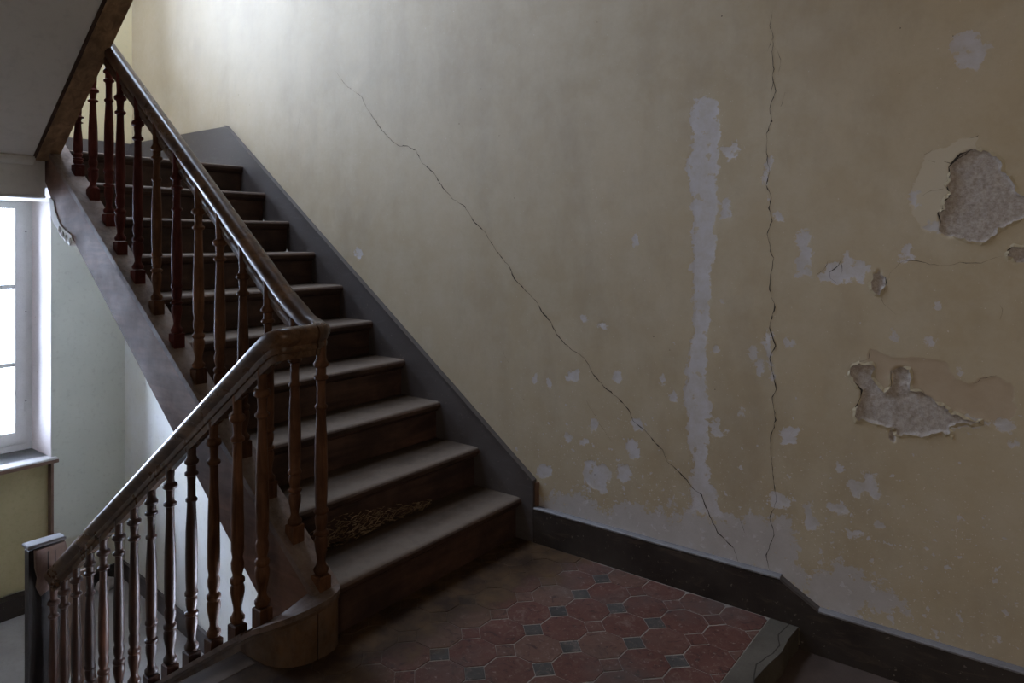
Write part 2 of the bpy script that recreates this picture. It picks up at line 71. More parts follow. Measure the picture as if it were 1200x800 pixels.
TAN = [[(-1.403, 0.97), (-1.413, 0.967), (-1.425, 0.966), (-1.433, 0.96), (-1.443, 0.955), (-1.457, 0.948), (-1.472, 0.944), (-1.488, 0.948), (-1.504, 0.947), (-1.534, 0.953), (-1.563, 0.952), (-1.592, 0.953), (-1.62, 0.945), (-1.624, 0.931), (-1.625, 0.916), (-1.636, 0.908), (-1.642, 0.896), (-1.654, 0.897), (-1.664, 0.892), (-1.674, 0.886), (-1.686, 0.888), (-1.693, 0.891), (-1.697, 0.897), (-1.702, 0.904), (-1.707, 0.908), (-1.717, 0.913), (-1.727, 0.911), (-1.736, 0.918), (-1.746, 0.921), (-1.753, 0.914), (-1.761, 0.91), (-1.768, 0.902), (-1.777, 0.899), (-1.786, 0.885), (-1.787, 0.866), (-1.788, 0.848), (-1.791, 0.831), (-1.791, 0.816), (-1.785, 0.804), (-1.777, 0.792), (-1.77, 0.78), (-1.754, 0.778), (-1.738, 0.773), (-1.725, 0.783), (-1.707, 0.78), (-1.686, 0.783), (-1.667, 0.793), (-1.647, 0.799), (-1.624, 0.796), (-1.612, 0.808), (-1.597, 0.811), (-1.586, 0.824), (-1.57, 0.828), (-1.554, 0.823), (-1.54, 0.829), (-1.527, 0.835), (-1.513, 0.842), (-1.507, 0.863), (-1.492, 0.876), (-1.475, 0.886), (-1.46, 0.899), (-1.455, 0.881), (-1.457, 0.863), (-1.451, 0.846), (-1.445, 0.828), (-1.437, 0.84), (-1.424, 0.848), (-1.415, 0.859), (-1.405, 0.87), (-1.396, 0.893), (-1.4, 0.92), (-1.396, 0.945)]]
DEEP = [[(-1.344, 0.897), (-1.349, 0.905), (-1.356, 0.911), (-1.365, 0.914), (-1.372, 0.92), (-1.381, 0.915), (-1.391, 0.915), (-1.4, 0.921), (-1.41, 0.921), (-1.417, 0.914), (-1.42, 0.905), (-1.416, 0.899), (-1.412, 0.892), (-1.413, 0.884), (-1.41, 0.876), (-1.419, 0.865), (-1.428, 0.855), (-1.436, 0.843), (-1.445, 0.833), (-1.452, 0.837), (-1.457, 0.844), (-1.462, 0.85), (-1.467, 0.856), (-1.471, 0.868), (-1.47, 0.881), (-1.47, 0.894), (-1.465, 0.905), (-1.472, 0.906), (-1.478, 0.911), (-1.484, 0.917), (-1.492, 0.918), (-1.499, 0.919), (-1.505, 0.919), (-1.511, 0.915), (-1.518, 0.916), (-1.522, 0.9), (-1.524, 0.883), (-1.519, 0.866), (-1.52, 0.849), (-1.535, 0.848), (-1.55, 0.849), (-1.561, 0.839), (-1.574, 0.834), (-1.586, 0.824), (-1.597, 0.814), (-1.613, 0.813), (-1.624, 0.802), (-1.628, 0.796), (-1.631, 0.789), (-1.64, 0.793), (-1.649, 0.79), (-1.658, 0.788), (-1.664, 0.781), (-1.675, 0.781), (-1.685, 0.776), (-1.697, 0.776), (-1.707, 0.783), (-1.707, 0.773), (-1.694, 0.77), (-1.681, 0.764), (-1.667, 0.768), (-1.653, 0.764), (-1.646, 0.76), (-1.639, 0.756), (-1.632, 0.753), (-1.624, 0.749), (-1.626, 0.741), (-1.631, 0.735), (-1.63, 0.726), (-1.633, 0.719), (-1.625, 0.725), (-1.616, 0.724), (-1.607, 0.728), (-1.597, 0.726), (-1.589, 0.72), (-1.58, 0.718), (-1.572, 0.712), (-1.563, 0.707), (-1.549, 0.703), (-1.536, 0.707), (-1.522, 0.706), (-1.509, 0.704), (-1.502, 0.703), (-1.497, 0.699), (-1.49, 0.697), (-1.485, 0.699), (-1.48, 0.704), (-1.477, 0.711), (-1.474, 0.718), (-1.472, 0.725), (-1.459, 0.72), (-1.445, 0.72), (-1.432, 0.725), (-1.418, 0.724), (-1.408, 0.726), (-1.398, 0.729), (-1.39, 0.734), (-1.38, 0.738), (-1.377, 0.733), (-1.374, 0.728), (-1.369, 0.725), (-1.365, 0.722), (-1.364, 0.733), (-1.358, 0.741), (-1.361, 0.752), (-1.359, 0.763), (-1.365, 0.775), (-1.374, 0.783), (-1.378, 0.796), (-1.377, 0.808), (-1.379, 0.814), (-1.382, 0.819), (-1.379, 0.824), (-1.38, 0.831), (-1.372, 0.835), (-1.365, 0.84), (-1.359, 0.848), (-1.354, 0.856), (-1.351, 0.867), (-1.343, 0.874), (-1.343, 0.885)], [(-1.69, 1.599), (-1.681, 1.599), (-1.671, 1.598), (-1.665, 1.59), (-1.655, 1.586), (-1.649, 1.581), (-1.647, 1.573), (-1.641, 1.567), (-1.635, 1.562), (-1.629, 1.557), (-1.624, 1.549), (-1.627, 1.544), (-1.628, 1.538), (-1.627, 1.532), (-1.627, 1.526), (-1.624, 1.517), (-1.626, 1.507), (-1.623, 1.499), (-1.618, 1.492), (-1.619, 1.485), (-1.622, 1.478), (-1.625, 1.472), (-1.629, 1.465), (-1.624, 1.461), (-1.62, 1.455), (-1.614, 1.452), (-1.611, 1.445), (-1.612, 1.438), (-1.611, 1.432), (-1.612, 1.425), (-1.611, 1.419), (-1.607, 1.415), (-1.603, 1.411), (-1.599, 1.409), (-1.595, 1.406), (-1.595, 1.399), (-1.597, 1.392), (-1.6, 1.386), (-1.602, 1.379), (-1.6, 1.373), (-1.601, 1.366), (-1.6, 1.359), (-1.599, 1.353), (-1.605, 1.348), (-1.611, 1.341), (-1.617, 1.337), (-1.624, 1.334), (-1.635, 1.335), (-1.644, 1.329), (-1.654, 1.327), (-1.664, 1.324), (-1.677, 1.318), (-1.691, 1.318), (-1.705, 1.314), (-1.718, 1.316), (-1.723, 1.321), (-1.729, 1.324), (-1.734, 1.33), (-1.739, 1.334), (-1.743, 1.339), (-1.748, 1.344), (-1.748, 1.352), (-1.75, 1.359), (-1.758, 1.359), (-1.766, 1.361), (-1.773, 1.368), (-1.781, 1.371), (-1.787, 1.376), (-1.795, 1.379), (-1.803, 1.381), (-1.809, 1.386), (-1.815, 1.394), (-1.82, 1.403), (-1.824, 1.414), (-1.823, 1.425), (-1.823, 1.435), (-1.818, 1.442), (-1.814, 1.45), (-1.807, 1.455), (-1.799, 1.46), (-1.793, 1.469), (-1.791, 1.479), (-1.787, 1.489), (-1.781, 1.5), (-1.776, 1.51), (-1.768, 1.519), (-1.76, 1.528), (-1.761, 1.537), (-1.76, 1.545), (-1.758, 1.554), (-1.754, 1.561), (-1.75, 1.568), (-1.745, 1.573), (-1.738, 1.575), (-1.733, 1.581), (-1.723, 1.588), (-1.713, 1.593), (-1.701, 1.592)], [(-1.775, 1.296), (-1.78, 1.303), (-1.787, 1.306), (-1.797, 1.304), (-1.807, 1.302), (-1.817, 1.307), (-1.827, 1.306), (-1.829, 1.293), (-1.828, 1.279), (-1.828, 1.265), (-1.827, 1.252), (-1.819, 1.256), (-1.809, 1.257), (-1.8, 1.259), (-1.791, 1.256), (-1.787, 1.262), (-1.783, 1.27), (-1.776, 1.271), (-1.77, 1.276), (-1.771, 1.281), (-1.773, 1.286), (-1.775, 1.291)], [(-1.413, 1.21), (-1.418, 1.214), (-1.424, 1.216), (-1.427, 1.222), (-1.43, 1.227), (-1.434, 1.219), (-1.437, 1.212), (-1.444, 1.207), (-1.45, 1.203), (-1.449, 1.196), (-1.447, 1.189), (-1.449, 1.182), (-1.45, 1.175), (-1.445, 1.168), (-1.443, 1.159), (-1.438, 1.151), (-1.435, 1.142), (-1.429, 1.146), (-1.421, 1.148), (-1.416, 1.154), (-1.41, 1.16), (-1.406, 1.172), (-1.405, 1.185), (-1.412, 1.196)], [(-1.467, 0.724), (-1.473, 0.724), (-1.477, 0.721), (-1.48, 0.718), (-1.482, 0.713), (-1.481, 0.702), (-1.478, 0.692), (-1.478, 0.681), (-1.475, 0.671), (-1.469, 0.675), (-1.463, 0.679), (-1.459, 0.69), (-1.46, 0.702), (-1.463, 0.713)]]
CRACKS_AND_SHADE = [([(-1.69, 1.599), (-1.655, 1.586), (-1.635, 1.562), (-1.624, 1.547), (-1.627, 1.526), (-1.618, 1.492), (-1.629, 1.465), (-1.613, 1.445), (-1.611, 1.419), (-1.595, 1.406), (-1.602, 1.379), (-1.599, 1.353)], 0.0045, 0.5), ([(-1.344, 0.897), (-1.354, 0.856), (-1.38, 0.831), (-1.377, 0.808), (-1.359, 0.763), (-1.365, 0.722)], 0.0035, 0.5), ([(-1.465, 0.905), (-1.467, 0.856), (-1.445, 0.833)], 0.003, 0.5), ([(-1.775, 1.276), (-1.773, 1.293), (-1.787, 1.306)], 0.0035, 0.5), ([(-1.45, 1.203), (-1.45, 1.175), (-1.435, 1.142)], 0.003, 0.5), ([(-1.315, 1.253), (-1.296, 1.227), (-1.28, 1.215), (-1.283, 1.195), (-1.302, 1.181)], 0.0022, 0.5), ([(-1.315, 1.253), (-1.32, 1.222), (-1.315, 1.207)], 0.0012, 0.5), ([(-1.239, 1.205), (-1.264, 1.226), (-1.275, 1.252)], 0.0008, 0.5), ([(1.322, 2.278), (1.233, 2.185), (1.098, 2.106), (1.056, 2.036), (0.941, 1.91), (0.856, 1.84), (0.805, 1.813), (0.748, 1.809), (0.68, 1.777), (0.644, 1.718), (0.561, 1.662), (0.492, 1.578), (0.424, 1.521), (0.353, 1.486), (0.321, 1.445), (0.283, 1.403), (0.231, 1.367), (0.205, 1.331), (0.169, 1.287), (0.119, 1.237), (0.085, 1.206), (0.055, 1.149), (0.002, 1.108), (-0.063, 1.058), (-0.096, 1.011), (-0.141, 0.973), (-0.172, 0.92), (-0.208, 0.889), (-0.243, 0.863), (-0.302, 0.836), (-0.336, 0.804), (-0.356, 0.767), (-0.418, 0.714), (-0.465, 0.689), (-0.489, 0.671), (-0.528, 0.636), (-0.543, 0.6), (-0.599, 0.568), (-0.64, 0.528), (-0.672, 0.507), (-0.69, 0.464), (-0.736, 0.437), (-0.771, 0.411), (-0.795, 0.384), (-0.829, 0.368), (-0.846, 0.324), (-0.862, 0.293), (-0.892, 0.24), (-0.921, 0.222), (-0.953, 0.199), (-0.972, 0.151)], 0.0024, 1.0), ([(-1.094, 2.139), (-1.082, 2.084), (-1.091, 2.061), (-1.094, 2.042), (-1.091, 1.979), (-1.097, 1.927), (-1.091, 1.907), (-1.103, 1.848), (-1.082, 1.79), (-1.088, 1.744), (-1.07, 1.701), (-1.073, 1.61), (-1.082, 1.564), (-1.07, 1.519), (-1.088, 1.473), (-1.079, 1.437), (-1.091, 1.391), (-1.073, 1.346), (-1.088, 1.273), (-1.097, 1.261), (-1.088, 1.213), (-1.082, 1.149), (-1.1, 1.087), (-1.082, 1.013), (-1.103, 0.952), (-1.082, 0.904), (-1.097, 0.833), (-1.105, 0.798), (-1.091, 0.769), (-1.103, 0.69), (-1.085, 0.624), (-1.088, 0.552), (-1.097, 0.463), (-1.105, 0.405), (-1.082, 0.339), (-1.097, 0.282), (-1.07, 0.206), (-1.082, 0.154)], 0.0022, 0.9), ([(-1.094, 2.042), (-1.073, 1.994)], 0.001, 0.5), ([(-1.091, 2.022), (-1.12, 1.957), (-1.111, 1.91), (-1.1, 1.894)], 0.0008, 0.5), ([(-1.097, 1.894), (-1.085, 1.835)], 0.001, 0.5), ([(-1.135, 1.841), (-1.12, 1.792)], 0.0007, 0.5), ([(-1.435, 1.142), (-1.445, 1.117), (-1.48, 1.086)], 0.0007, 0.4), ([(-1.45, 1.189), (-1.47, 1.228), (-1.499, 1.256), (-1.532, 1.259), (-1.574, 1.247), (-1.624, 1.245), (-1.653, 1.256), (-1.682, 1.254), (-1.707, 1.254), (-1.739, 1.27), (-1.773, 1.276)], 0.0011, 0.7), ([(-1.346, 0.9), (-1.367, 0.922), (-1.4, 0.934), (-1.405, 0.965)], 0.0011, 0.6), ([(-1.686, 0.888), (-1.707, 0.908), (-1.746, 0.921)], 0.001, 0.5), ([(-1.754, 1.088), (-1.76, 1.119), (-1.754, 1.129)], 0.001, 0.5), ([(-1.551, 1.46), (-1.579, 1.478), (-1.611, 1.482)], 0.0008, 0.4), ([(-1.558, 1.591), (-1.574, 1.598), (-1.581, 1.605)], 0.0014, 0.5), ([(-1.57, 1.572), (-1.588, 1.565)], 0.0016, 0.5), ([(-1.677, 1.631), (-1.697, 1.635), (-1.701, 1.639)], 0.0014, 0.5), ([(-1.611, 1.566), (-1.633, 1.557), (-1.655, 1.576), (-1.69, 1.599)], 0.0018, 0.5), ([(0.119, 0.822), (0.109, 0.792), (0.089, 0.767)], 0.001, 0.5), ([(-0.315, 0.665), (-0.397, 0.553), (-0.465, 0.477)], 0.0005, 0.4), ([(1.628, 2.127), (1.644, 2.049), (1.669, 1.981)], 0.0006, 0.4), ([(-0.975, 0.313), (-0.994, 0.262)], 0.0006, 0.4)]
HOLES = [(-0.908, 2.151, 0.0045), (-1.088, 1.744, 0.0067), (-0.633, 0.946, 0.0045), (-0.882, 0.77, 0.0034), (0.002, 0.611, 0.0042), (-0.365, 0.349, 0.0042), (0.055, 1.516, 0.0036), (0.144, 1.806, 0.0031), (0.252, 2.036, 0.0028), (-1.492, 1.999, 0.0034), (-1.489, 1.855, 0.0036), (2.295, 2.267, 0.0036), (2.168, 2.186, 0.0031), (0.391, 1.886, 0.0039), (0.798, 1.469, 0.0031), (1.661, 1.829, 0.0034), (-0.701, 0.899, 0.0028), (-0.377, 2.229, 0.0028), (-1.635, 1.949, 0.0028)]
GREY_SQUARES = [(-0.47, 0.448), (-0.472, 0.6), (-0.474, 0.3), (-0.616, 0.604), (-0.619, 0.753), (-0.316, 0.889), (-0.469, 0.895), (-0.176, 0.583), (-0.625, 0.299), (-0.788, 0.31), (-0.781, 0.465), (-0.939, 0.474), (-0.442, 0.11), (-0.546, 0.119)]

# ------------------------------------------------------------------ helpers
random.seed(7)
def tag(o, label=None, cat=None, group=None, kind=None):
    if label: o['label'] = label
    if cat: o['category'] = cat
    if group: o['group'] = group
    if kind: o['kind'] = kind
    return o

def setmat(me, mat):
    if mat is not None:
        me.materials.append(mat)

def mkmesh(name, verts, faces, mat=None, smooth=None):
    me = bpy.data.meshes.new(name)
    me.from_pydata([tuple(v) for v in verts], [], faces)
    me.validate()
    me.update()
    if smooth is not None:
        for p in me.polygons: p.use_smooth = True
        me.set_sharp_from_angle(angle=math.radians(smooth))
    setmat(me, mat)
    return me

def link(name, me, parent=None, loc=(0, 0, 0)):
    o = bpy.data.objects.new(name, me)
    col.objects.link(o)
    o.location = loc
    if parent is not None:
        o.parent = parent
        m = Matrix.Identity(4)
        q = parent
        while q is not None:
            m = Matrix.Translation(q.location) @ m
            q = q.parent
        # locations are given in world coordinates
        o.matrix_parent_inverse = Matrix.Identity(4)
        o.location = Vector(loc) - m.translation
    return o

class MB:
    def __init__(s): s.v = []; s.f = []
    def box(s, x0, x1, y0, y1, z0, z1, b=0.0):
        if b > 0:
            return s.bevbox(x0, x1, y0, y1, z0, z1, b)
        i = len(s.v)
        s.v += [(x0,y0,z0),(x1,y0,z0),(x1,y1,z0),(x0,y1,z0),(x0,y0,z1),(x1,y0,z1),(x1,y1,z1),(x0,y1,z1)]
        s.f += [tuple(i + k for k in q) for q in [(0,3,2,1),(4,5,6,7),(0,1,5,4),(1,2,6,5),(2,3,7,6),(3,0,4,7)]]
        return s
    def bevbox(s, x0, x1, y0, y1, z0, z1, b):
        # chamfered top ring
        i = len(s.v)
        def ring(d, z): return [(x0+d,y0+d,z),(x1-d,y0+d,z),(x1-d,y1-d,z),(x0+d,y1-d,z)]
        s.v += ring(b, z0) + ring(0, z0+b) + ring(0, z1-b) + ring(b, z1)
        s.f.append((i+3,i+2,i+1,i))
        for r in range(3):
            for k in range(4):
                a = i+4*r+k; c = i+4*r+(k+1)%4
                s.f.append((a, c, c+4, a+4))
        s.f.append((i+12,i+13,i+14,i+15))
        return s
    def prism(s, poly, y0, y1, axis='y'):
        """poly in (x,z) extruded along y, or in (y,z) extruded along x, or (x,y) along z"""
        i = len(s.v); n = len(poly)
        for t in (y0, y1):
            for (a, c) in poly:
                s.v.append({'y': (a, t, c), 'x': (t, a, c), 'z': (a, c, t)}[axis])
        s.f.append(tuple(i + k for k in range(n)))
        s.f.append(tuple(i + n + k for k in reversed(range(n))))
        for k in range(n):
            s.f.append((i+k, i+n+k, i+n+(k+1)%n, i+(k+1)%n))
        return s
    def quad(s, a, b, c, d):
        i = len(s.v); s.v += [a, b, c, d]; s.f.append((i, i+1, i+2, i+3)); return s
    def build(s, name, mat, parent=None, smooth=None, fix=True, loc=(0, 0, 0)):
        me = mkmesh(name, s.v, s.f, None, None)
        if fix:
            import bmesh
            bm = bmesh.new(); bm.from_mesh(me)
            bmesh.ops.recalc_face_normals(bm, faces=bm.faces)
            bm.to_mesh(me); bm.free()
        if smooth is not None:
            for p in me.polygons: p.use_smooth = True
            me.set_sharp_from_angle(angle=math.radians(smooth))
        setmat(me, mat)
        # locate the object at its base centre
        co = np.array(s.v, float)
        c = Vector(((co[:,0].min()+co[:,0].max())/2, (co[:,1].min()+co[:,1].max())/2, co[:,2].min()))
        me.transform(Matrix.Translation(-c))
        return link(name, me, parent, c)

def empty(name, loc, label=None, cat=None, group=None, kind=None):
    o = bpy.data.objects.new(name, None)
    col.objects.link(o)
    o.location = loc
    o.empty_display_size = 0.1
    return tag(o, label, cat, group, kind)

def lathe(profile, seg=14, mat=None, name='turning'):
    v = []; f = []
    for (r, z) in profile:
        for k in range(seg):
            a = 2 * math.pi * k / seg
            v.append((r * math.cos(a), r * math.sin(a), z))
    n = len(profile)
    for i in range(n - 1):
        for k in range(seg):
            a = i*seg+k; b = i*seg+(k+1) % seg
            f.append((a, b, b+seg, a+seg))
    f.append(tuple(reversed(range(seg))))
    f.append(tuple((n-1)*seg+k for k in range(seg)))
    return mkmesh(name, v, f, mat, 50)

def sweep(name, path, prof, mat, parent=None, smooth=40):
    """sweep a closed profile (side, up) along a 3D path, staying upright"""
    P = [Vector(p) for p in path]
    v = []; f = []; n = len(prof)
    for i, p in enumerate(P):
        t = (P[min(i+1, len(P)-1)] - P[max(i-1, 0)]).normalized()
        side = t.cross(Vector((0, 0, 1))).normalized()
        up = side.cross(t).normalized()
        # mitre compensation
        k = 1.0
        if 0 < i < len(P)-1:
            t0 = (P[i]-P[i-1]).normalized()
            k = 1 / max(0.6, t.dot(t0))
        for (a, b) in prof:
            v.append(p + side * a * k + up * b)
    for i in range(len(P)-1):
        for k in range(n):
            a = i*n+k; b = i*n+(k+1) % n
            f.append((a, b, b+n, a+n))
    f.append(tuple(reversed(range(n))))
    f.append(tuple((len(P)-1)*n+k for k in range(n)))
    m = MB(); m.v = [tuple(q) for q in v]; m.f = f
    return m.build(name, mat, parent, smooth)

# ------------------------------------------------------------------ materials
class NT:
    def __init__(s, name, rough=0.6, spec=0.5):
        s.m = bpy.data.materials.new(name)
        s.m.use_nodes = True
        s.t = s.m.node_tree
        s.b = s.t.nodes['Principled BSDF']
        s.b.inputs['Roughness'].default_value = rough
        s.b.inputs['Specular IOR Level'].default_value = spec
    def n(s, typ, **kw):
        o = s.t.nodes.new(typ)
        for k, v in kw.items():
            if k in o.inputs: o.inputs[k].default_value = v
            else: setattr(o, k, v)
        return o
    def l(s, a, b): s.t.links.new(a, b)
    def coords(s, kind='Object', scale=(1, 1, 1), rnd=0.0):
        tc = s.n('ShaderNodeTexCoord'); mp = s.n('ShaderNodeMapping')
        mp.inputs['Scale'].default_value = scale
        s.l(tc.outputs[kind], mp.inputs['Vector'])
        if rnd:
            oi = s.n('ShaderNodeObjectInfo')
            mu = s.n('ShaderNodeMath', operation='MULTIPLY'); mu.inputs[1].default_value = rnd
            s.l(oi.outputs['Random'], mu.inputs[0])
            cb = s.n('ShaderNodeCombineXYZ')
            for k in range(3): s.l(mu.outputs[0], cb.inputs[k])
            s.l(cb.outputs[0], mp.inputs['Location'])
        return mp.outputs['Vector']
    def noise(s, vec, scale, detail=4.0, rough=0.55, dist=0.0):
        o = s.n('ShaderNodeTexNoise', Scale=scale, Detail=detail, Roughness=rough, Distortion=dist)
        s.l(vec, o.inputs['Vector'])
        return o.outputs['Fac']
    def rng(s, val, a, b, c=0.0, d=1.0, smooth=False):
        o = s.n('ShaderNodeMapRange')
        if smooth: o.interpolation_type = 'SMOOTHSTEP'
        for k, q in zip(('From Min', 'From Max', 'To Min', 'To Max'), (a, b, c, d)): o.inputs[k].default_value = q
        s.l(val, o.inputs['Value'])
        return o.outputs[0]
    def math(s, op, a, b=None, clamp=False):
        o = s.n('ShaderNodeMath', operation=op); o.use_clamp = clamp
        for k, q in enumerate((a, b)):
            if q is None: continue
            if isinstance(q, (int, float)): o.inputs[k].default_value = q
            else: s.l(q, o.inputs[k])
        return o.outputs[0]
    def mix(s, fac, a, b, mode='MIX'):
        o = s.n('ShaderNodeMix', data_type='RGBA', blend_type=mode)
        for k, q in ((0, fac), (6, a), (7, b)):
            if isinstance(q, (int, float)): o.inputs[k].default_value = q
            elif isinstance(q, tuple): o.inputs[k].default_value = q if len(q) == 4 else q + (1,)
            else: s.l(q, o.inputs[k])
        return o.outputs[2]
    def bump(s, h, strength=0.3, dist=0.002, prev=None):
        o = s.n('ShaderNodeBump'); o.inputs['Strength'].default_value = strength; o.inputs['Distance'].default_value = dist
        s.l(h, o.inputs['Height'])
        if prev is not None: s.l(prev, o.inputs['Normal'])
        return o.outputs[0]
    def out(s, colour=None, normal=None, rough=None):
        if colour is not None:
            if isinstance(colour, tuple): s.b.inputs['Base Color'].default_value = colour + (1,)
            else: s.l(colour, s.b.inputs['Base Color'])
        if normal is not None: s.l(normal, s.b.inputs['Normal'])
        if rough is not None: s.l(rough, s.b.inputs['Roughness'])
        return s.m

def wood(name, c1, c2, grain=(3, 40, 40), rough=0.45, relief=0.25, dust=None, dust_amt=0.5, spec=0.4, rnd=9.0, vary=0.25):
    q = NT(name, rough, spec)
    v = q.coords('Object', grain, rnd)
    n = q.noise(v, 1.0, 6, 0.65, 0.6)
    c = q.mix(q.rng(n, 0.36, 0.64), tuple(0.8*x for x in c1), tuple(1.15*x for x in c2))
    v2 = q.coords('Object', (1, 1, 1), rnd)
    b = q.noise(v2, 5.0, 4, 0.6)
    c = q.mix(q.math('MULTIPLY', q.rng(b, 0.38, 0.66), 0.7), c, tuple(0.5*x for x in c1))
    if vary:
        oi = q.n('ShaderNodeObjectInfo')
        hs = q.n('ShaderNodeHueSaturation')
        q.l(c, hs.inputs['Color'])
        q.l(q.rng(oi.outputs['Random'], 0, 1, 1 - vary, 1 + vary), hs.inputs['Value'])
        c = hs.outputs[0]
    if dust:
        d = q.noise(v2, 14.0, 8, 0.75)
        c = q.mix(q.math('MULTIPLY', q.rng(d, 0.4, 0.68), dust_amt), c, dust)
    return q.out(c, q.bump(n, relief, 0.0015), q.rng(b, 0.3, 0.7, rough - 0.08, rough + 0.15))

def paint(name, c1, c2, rough=0.6, scale=3.0, spec=0.3, bump=0.15, chips=None):
    q = NT(name, rough, spec)
    v = q.coords('Object', (1, 1, 1))
    n = q.noise(v, scale, 6, 0.6)
    c = q.mix(q.rng(n, 0.3, 0.7), c1, c2)
    f = q.noise(v, scale * 14, 5, 0.65)
    c = q.mix(q.math('MULTIPLY', q.rng(f, 0.5, 0.75), 0.35), c, tuple(0.7*x for x in c1))
    if chips:
        k = q.noise(v, 22.0, 5, 0.7)
        c = q.mix(q.rng(k, 0.66, 0.68), c, chips)
    return q.out(c, q.bump(f, bump, 0.002))

M = {}
M['baluster'] = wood('varnished_baluster_wood', (0.085, 0.036, 0.018), (0.155, 0.072, 0.038), (30, 30, 5), 0.5, spec=0.12, vary=0.3)
M['baluster_red'] = wood('red_painted_baluster_wood', (0.075, 0.014, 0.011), (0.115, 0.028, 0.022), (30, 30, 5), 0.5, spec=0.12, vary=0.2)
M['baluster_shaded'] = wood('shaded_baluster_wood', (0.044, 0.018, 0.011), (0.080, 0.034, 0.020), (30, 30, 5), 0.36, spec=0.35, vary=0.3)  # darker copy of the baluster wood, painting shade onto the lower run
M['rail'] = wood('polished_handrail_wood', (0.066, 0.032, 0.017), (0.12, 0.066, 0.036), (6, 30, 30), 0.27, relief=0.05, spec=0.2, vary=0)
M['string'] = wood('stair_string_wood', (0.125, 0.055, 0.032), (0.185, 0.088, 0.053), (3, 26, 26), 0.6, dust=(0.20, 0.125, 0.09), dust_amt=0.4, vary=0)
M['cap'] = wood('string_cap_wood', (0.10, 0.06, 0.042), (0.16, 0.10, 0.075), (4, 26, 26), 0.65, dust=(0.22, 0.17, 0.145), dust_amt=0.7, vary=0)
M['block'] = wood('curb_wood', (0.085, 0.044, 0.022), (0.145, 0.078, 0.040), (14, 14, 6), 0.5, dust=(0.14, 0.11, 0.09), dust_amt=0.6, vary=0)
M['riser'] = wood('riser_wood', (0.045, 0.021, 0.015), (0.08, 0.040, 0.028), (20, 2, 14), 0.6, vary=0.2)
M['ostring'] = wood('overhead_string_wood', (0.22, 0.125, 0.065), (0.33, 0.20, 0.11), (3, 24, 24), 0.5, vary=0.12)
M['newel'] = wood('dark_newel_wood', (0.014, 0.009, 0.008), (0.026, 0.016, 0.014), (20, 20, 4), 0.4, vary=0)
M['split'] = wood('raw_split_wood', (0.22, 0.135, 0.095), (0.36, 0.26, 0.23), (10, 10, 3), 0.7, vary=0)
M['splinter'] = wood('splinter_wood', (0.16, 0.10, 0.055), (0.30, 0.21, 0.13), (20, 20, 20), 0.8)
M['plank'] = wood('plank_wood', (0.12, 0.075, 0.05), (0.19, 0.125, 0.09), (20, 20, 3), 0.6, vary=0)

def tread_mat():
    q = NT('worn_tread_wood', 0.6, 0.25)
    tc = q.n('ShaderNodeTexCoord')
    sx = q.n('ShaderNodeSeparateXYZ'); q.l(tc.outputs['Generated'], sx.inputs[0])
    v = q.coords('Object', (28, 2.2, 28), 9.0)
    n = q.noise(v, 1.0, 6, 0.65, 0.5)
    c = q.mix(q.rng(n, 0.3, 0.7), (0.032, 0.019, 0.011), (0.060, 0.037, 0.022))
    v2 = q.coords('Object', (1, 1, 1), 9.0)
    b = q.noise(v2, 4.5, 5, 0.6)
    edge = q.math('ADD', sx.outputs['X'], q.rng(b, 0.2, 0.8, -0.16, 0.16))
    worn = q.rng(edge, 0.20, 0.58, 1.0, 0.0, True)
    c = q.mix(q.math('MULTIPLY', worn, 0.8), c, (0.140, 0.105, 0.080))
    d = q.noise(v2, 26.0, 6, 0.7)
    c = q.mix(q.math('MULTIPLY', q.rng(d, 0.5, 0.7), 0.35), c, (0.05, 0.04, 0.034))
    return q.out(c, q.bump(n, 0.2, 0.0015), q.rng(b, 0.3, 0.7, 0.5, 0.7))
M['tread'] = tread_mat()
M['nosing'] = wood('dark_nosing_wood', (0.05, 0.027, 0.019), (0.09, 0.052, 0.038), (20, 2, 14), 0.5, vary=0.1)

M['skirt'] = paint('grey_gloss_skirting_paint', (0.046, 0.036, 0.033), (0.072, 0.058, 0.054), 0.45, 2.5, 0.65, 0.12, chips=(0.27, 0.25, 0.25))
M['base'] = paint('black_baseboard_paint', (0.026, 0.019, 0.016), (0.060, 0.045, 0.037), 0.5, 9.0, 0.22, 0.3, chips=(0.11, 0.075, 0.055))
def scuffed(name, c1, c2, c3, spec=0.25):
    q = NT(name, 0.5, spec)
    v = q.coords('Object', (1, 1, 1)); n = q.noise(v, 5.0, 7, 0.65)
    s1 = q.noise(q.coords('Object', (6, 6, 26)), 1.0, 9, 0.75, 0.8)
    s2 = q.noise(v, 70.0, 4, 0.6)
    c = q.mix(q.rng(n, 0.3, 0.7), c1, c2)
    c = q.mix(q.math('MULTIPLY', q.rng(s1, 0.54, 0.70), 0.7), c, c3)
    c = q.mix(q.math('MULTIPLY', q.rng(s2, 0.66, 0.70), 0.6), c, (0.20, 0.165, 0.14))
    return q.out(c, q.bump(s1, 0.3, 0.002), q.rng(n, 0.3, 0.7, 0.4, 0.62))
M['base'] = scuffed('black_scuffed_baseboard_paint', (0.020, 0.015, 0.013), (0.048, 0.038, 0.032), (0.085, 0.060, 0.045))
M['skirt'] = scuffed('grey_brown_skirting_paint', (0.046, 0.036, 0.033), (0.072, 0.058, 0.054), (0.10, 0.088, 0.088), 1.0)
M['ledge'] = paint('lit_grey_ledge', (0.13, 0.12, 0.122), (0.19, 0.18, 0.182), 0.6, 8.0)  # pale tone paints in the lit top of the dark baseboard
M['plaster_grey'] = paint('grey_ceiling_plaster', (0.66, 0.63, 0.62), (0.72, 0.69, 0.67), 0.8, 1.5, 0.2, 0.05)
M['beam'] = paint('pale_grey_beam_paint', (0.64, 0.62, 0.59), (0.70, 0.68, 0.65), 0.6, 2.0)
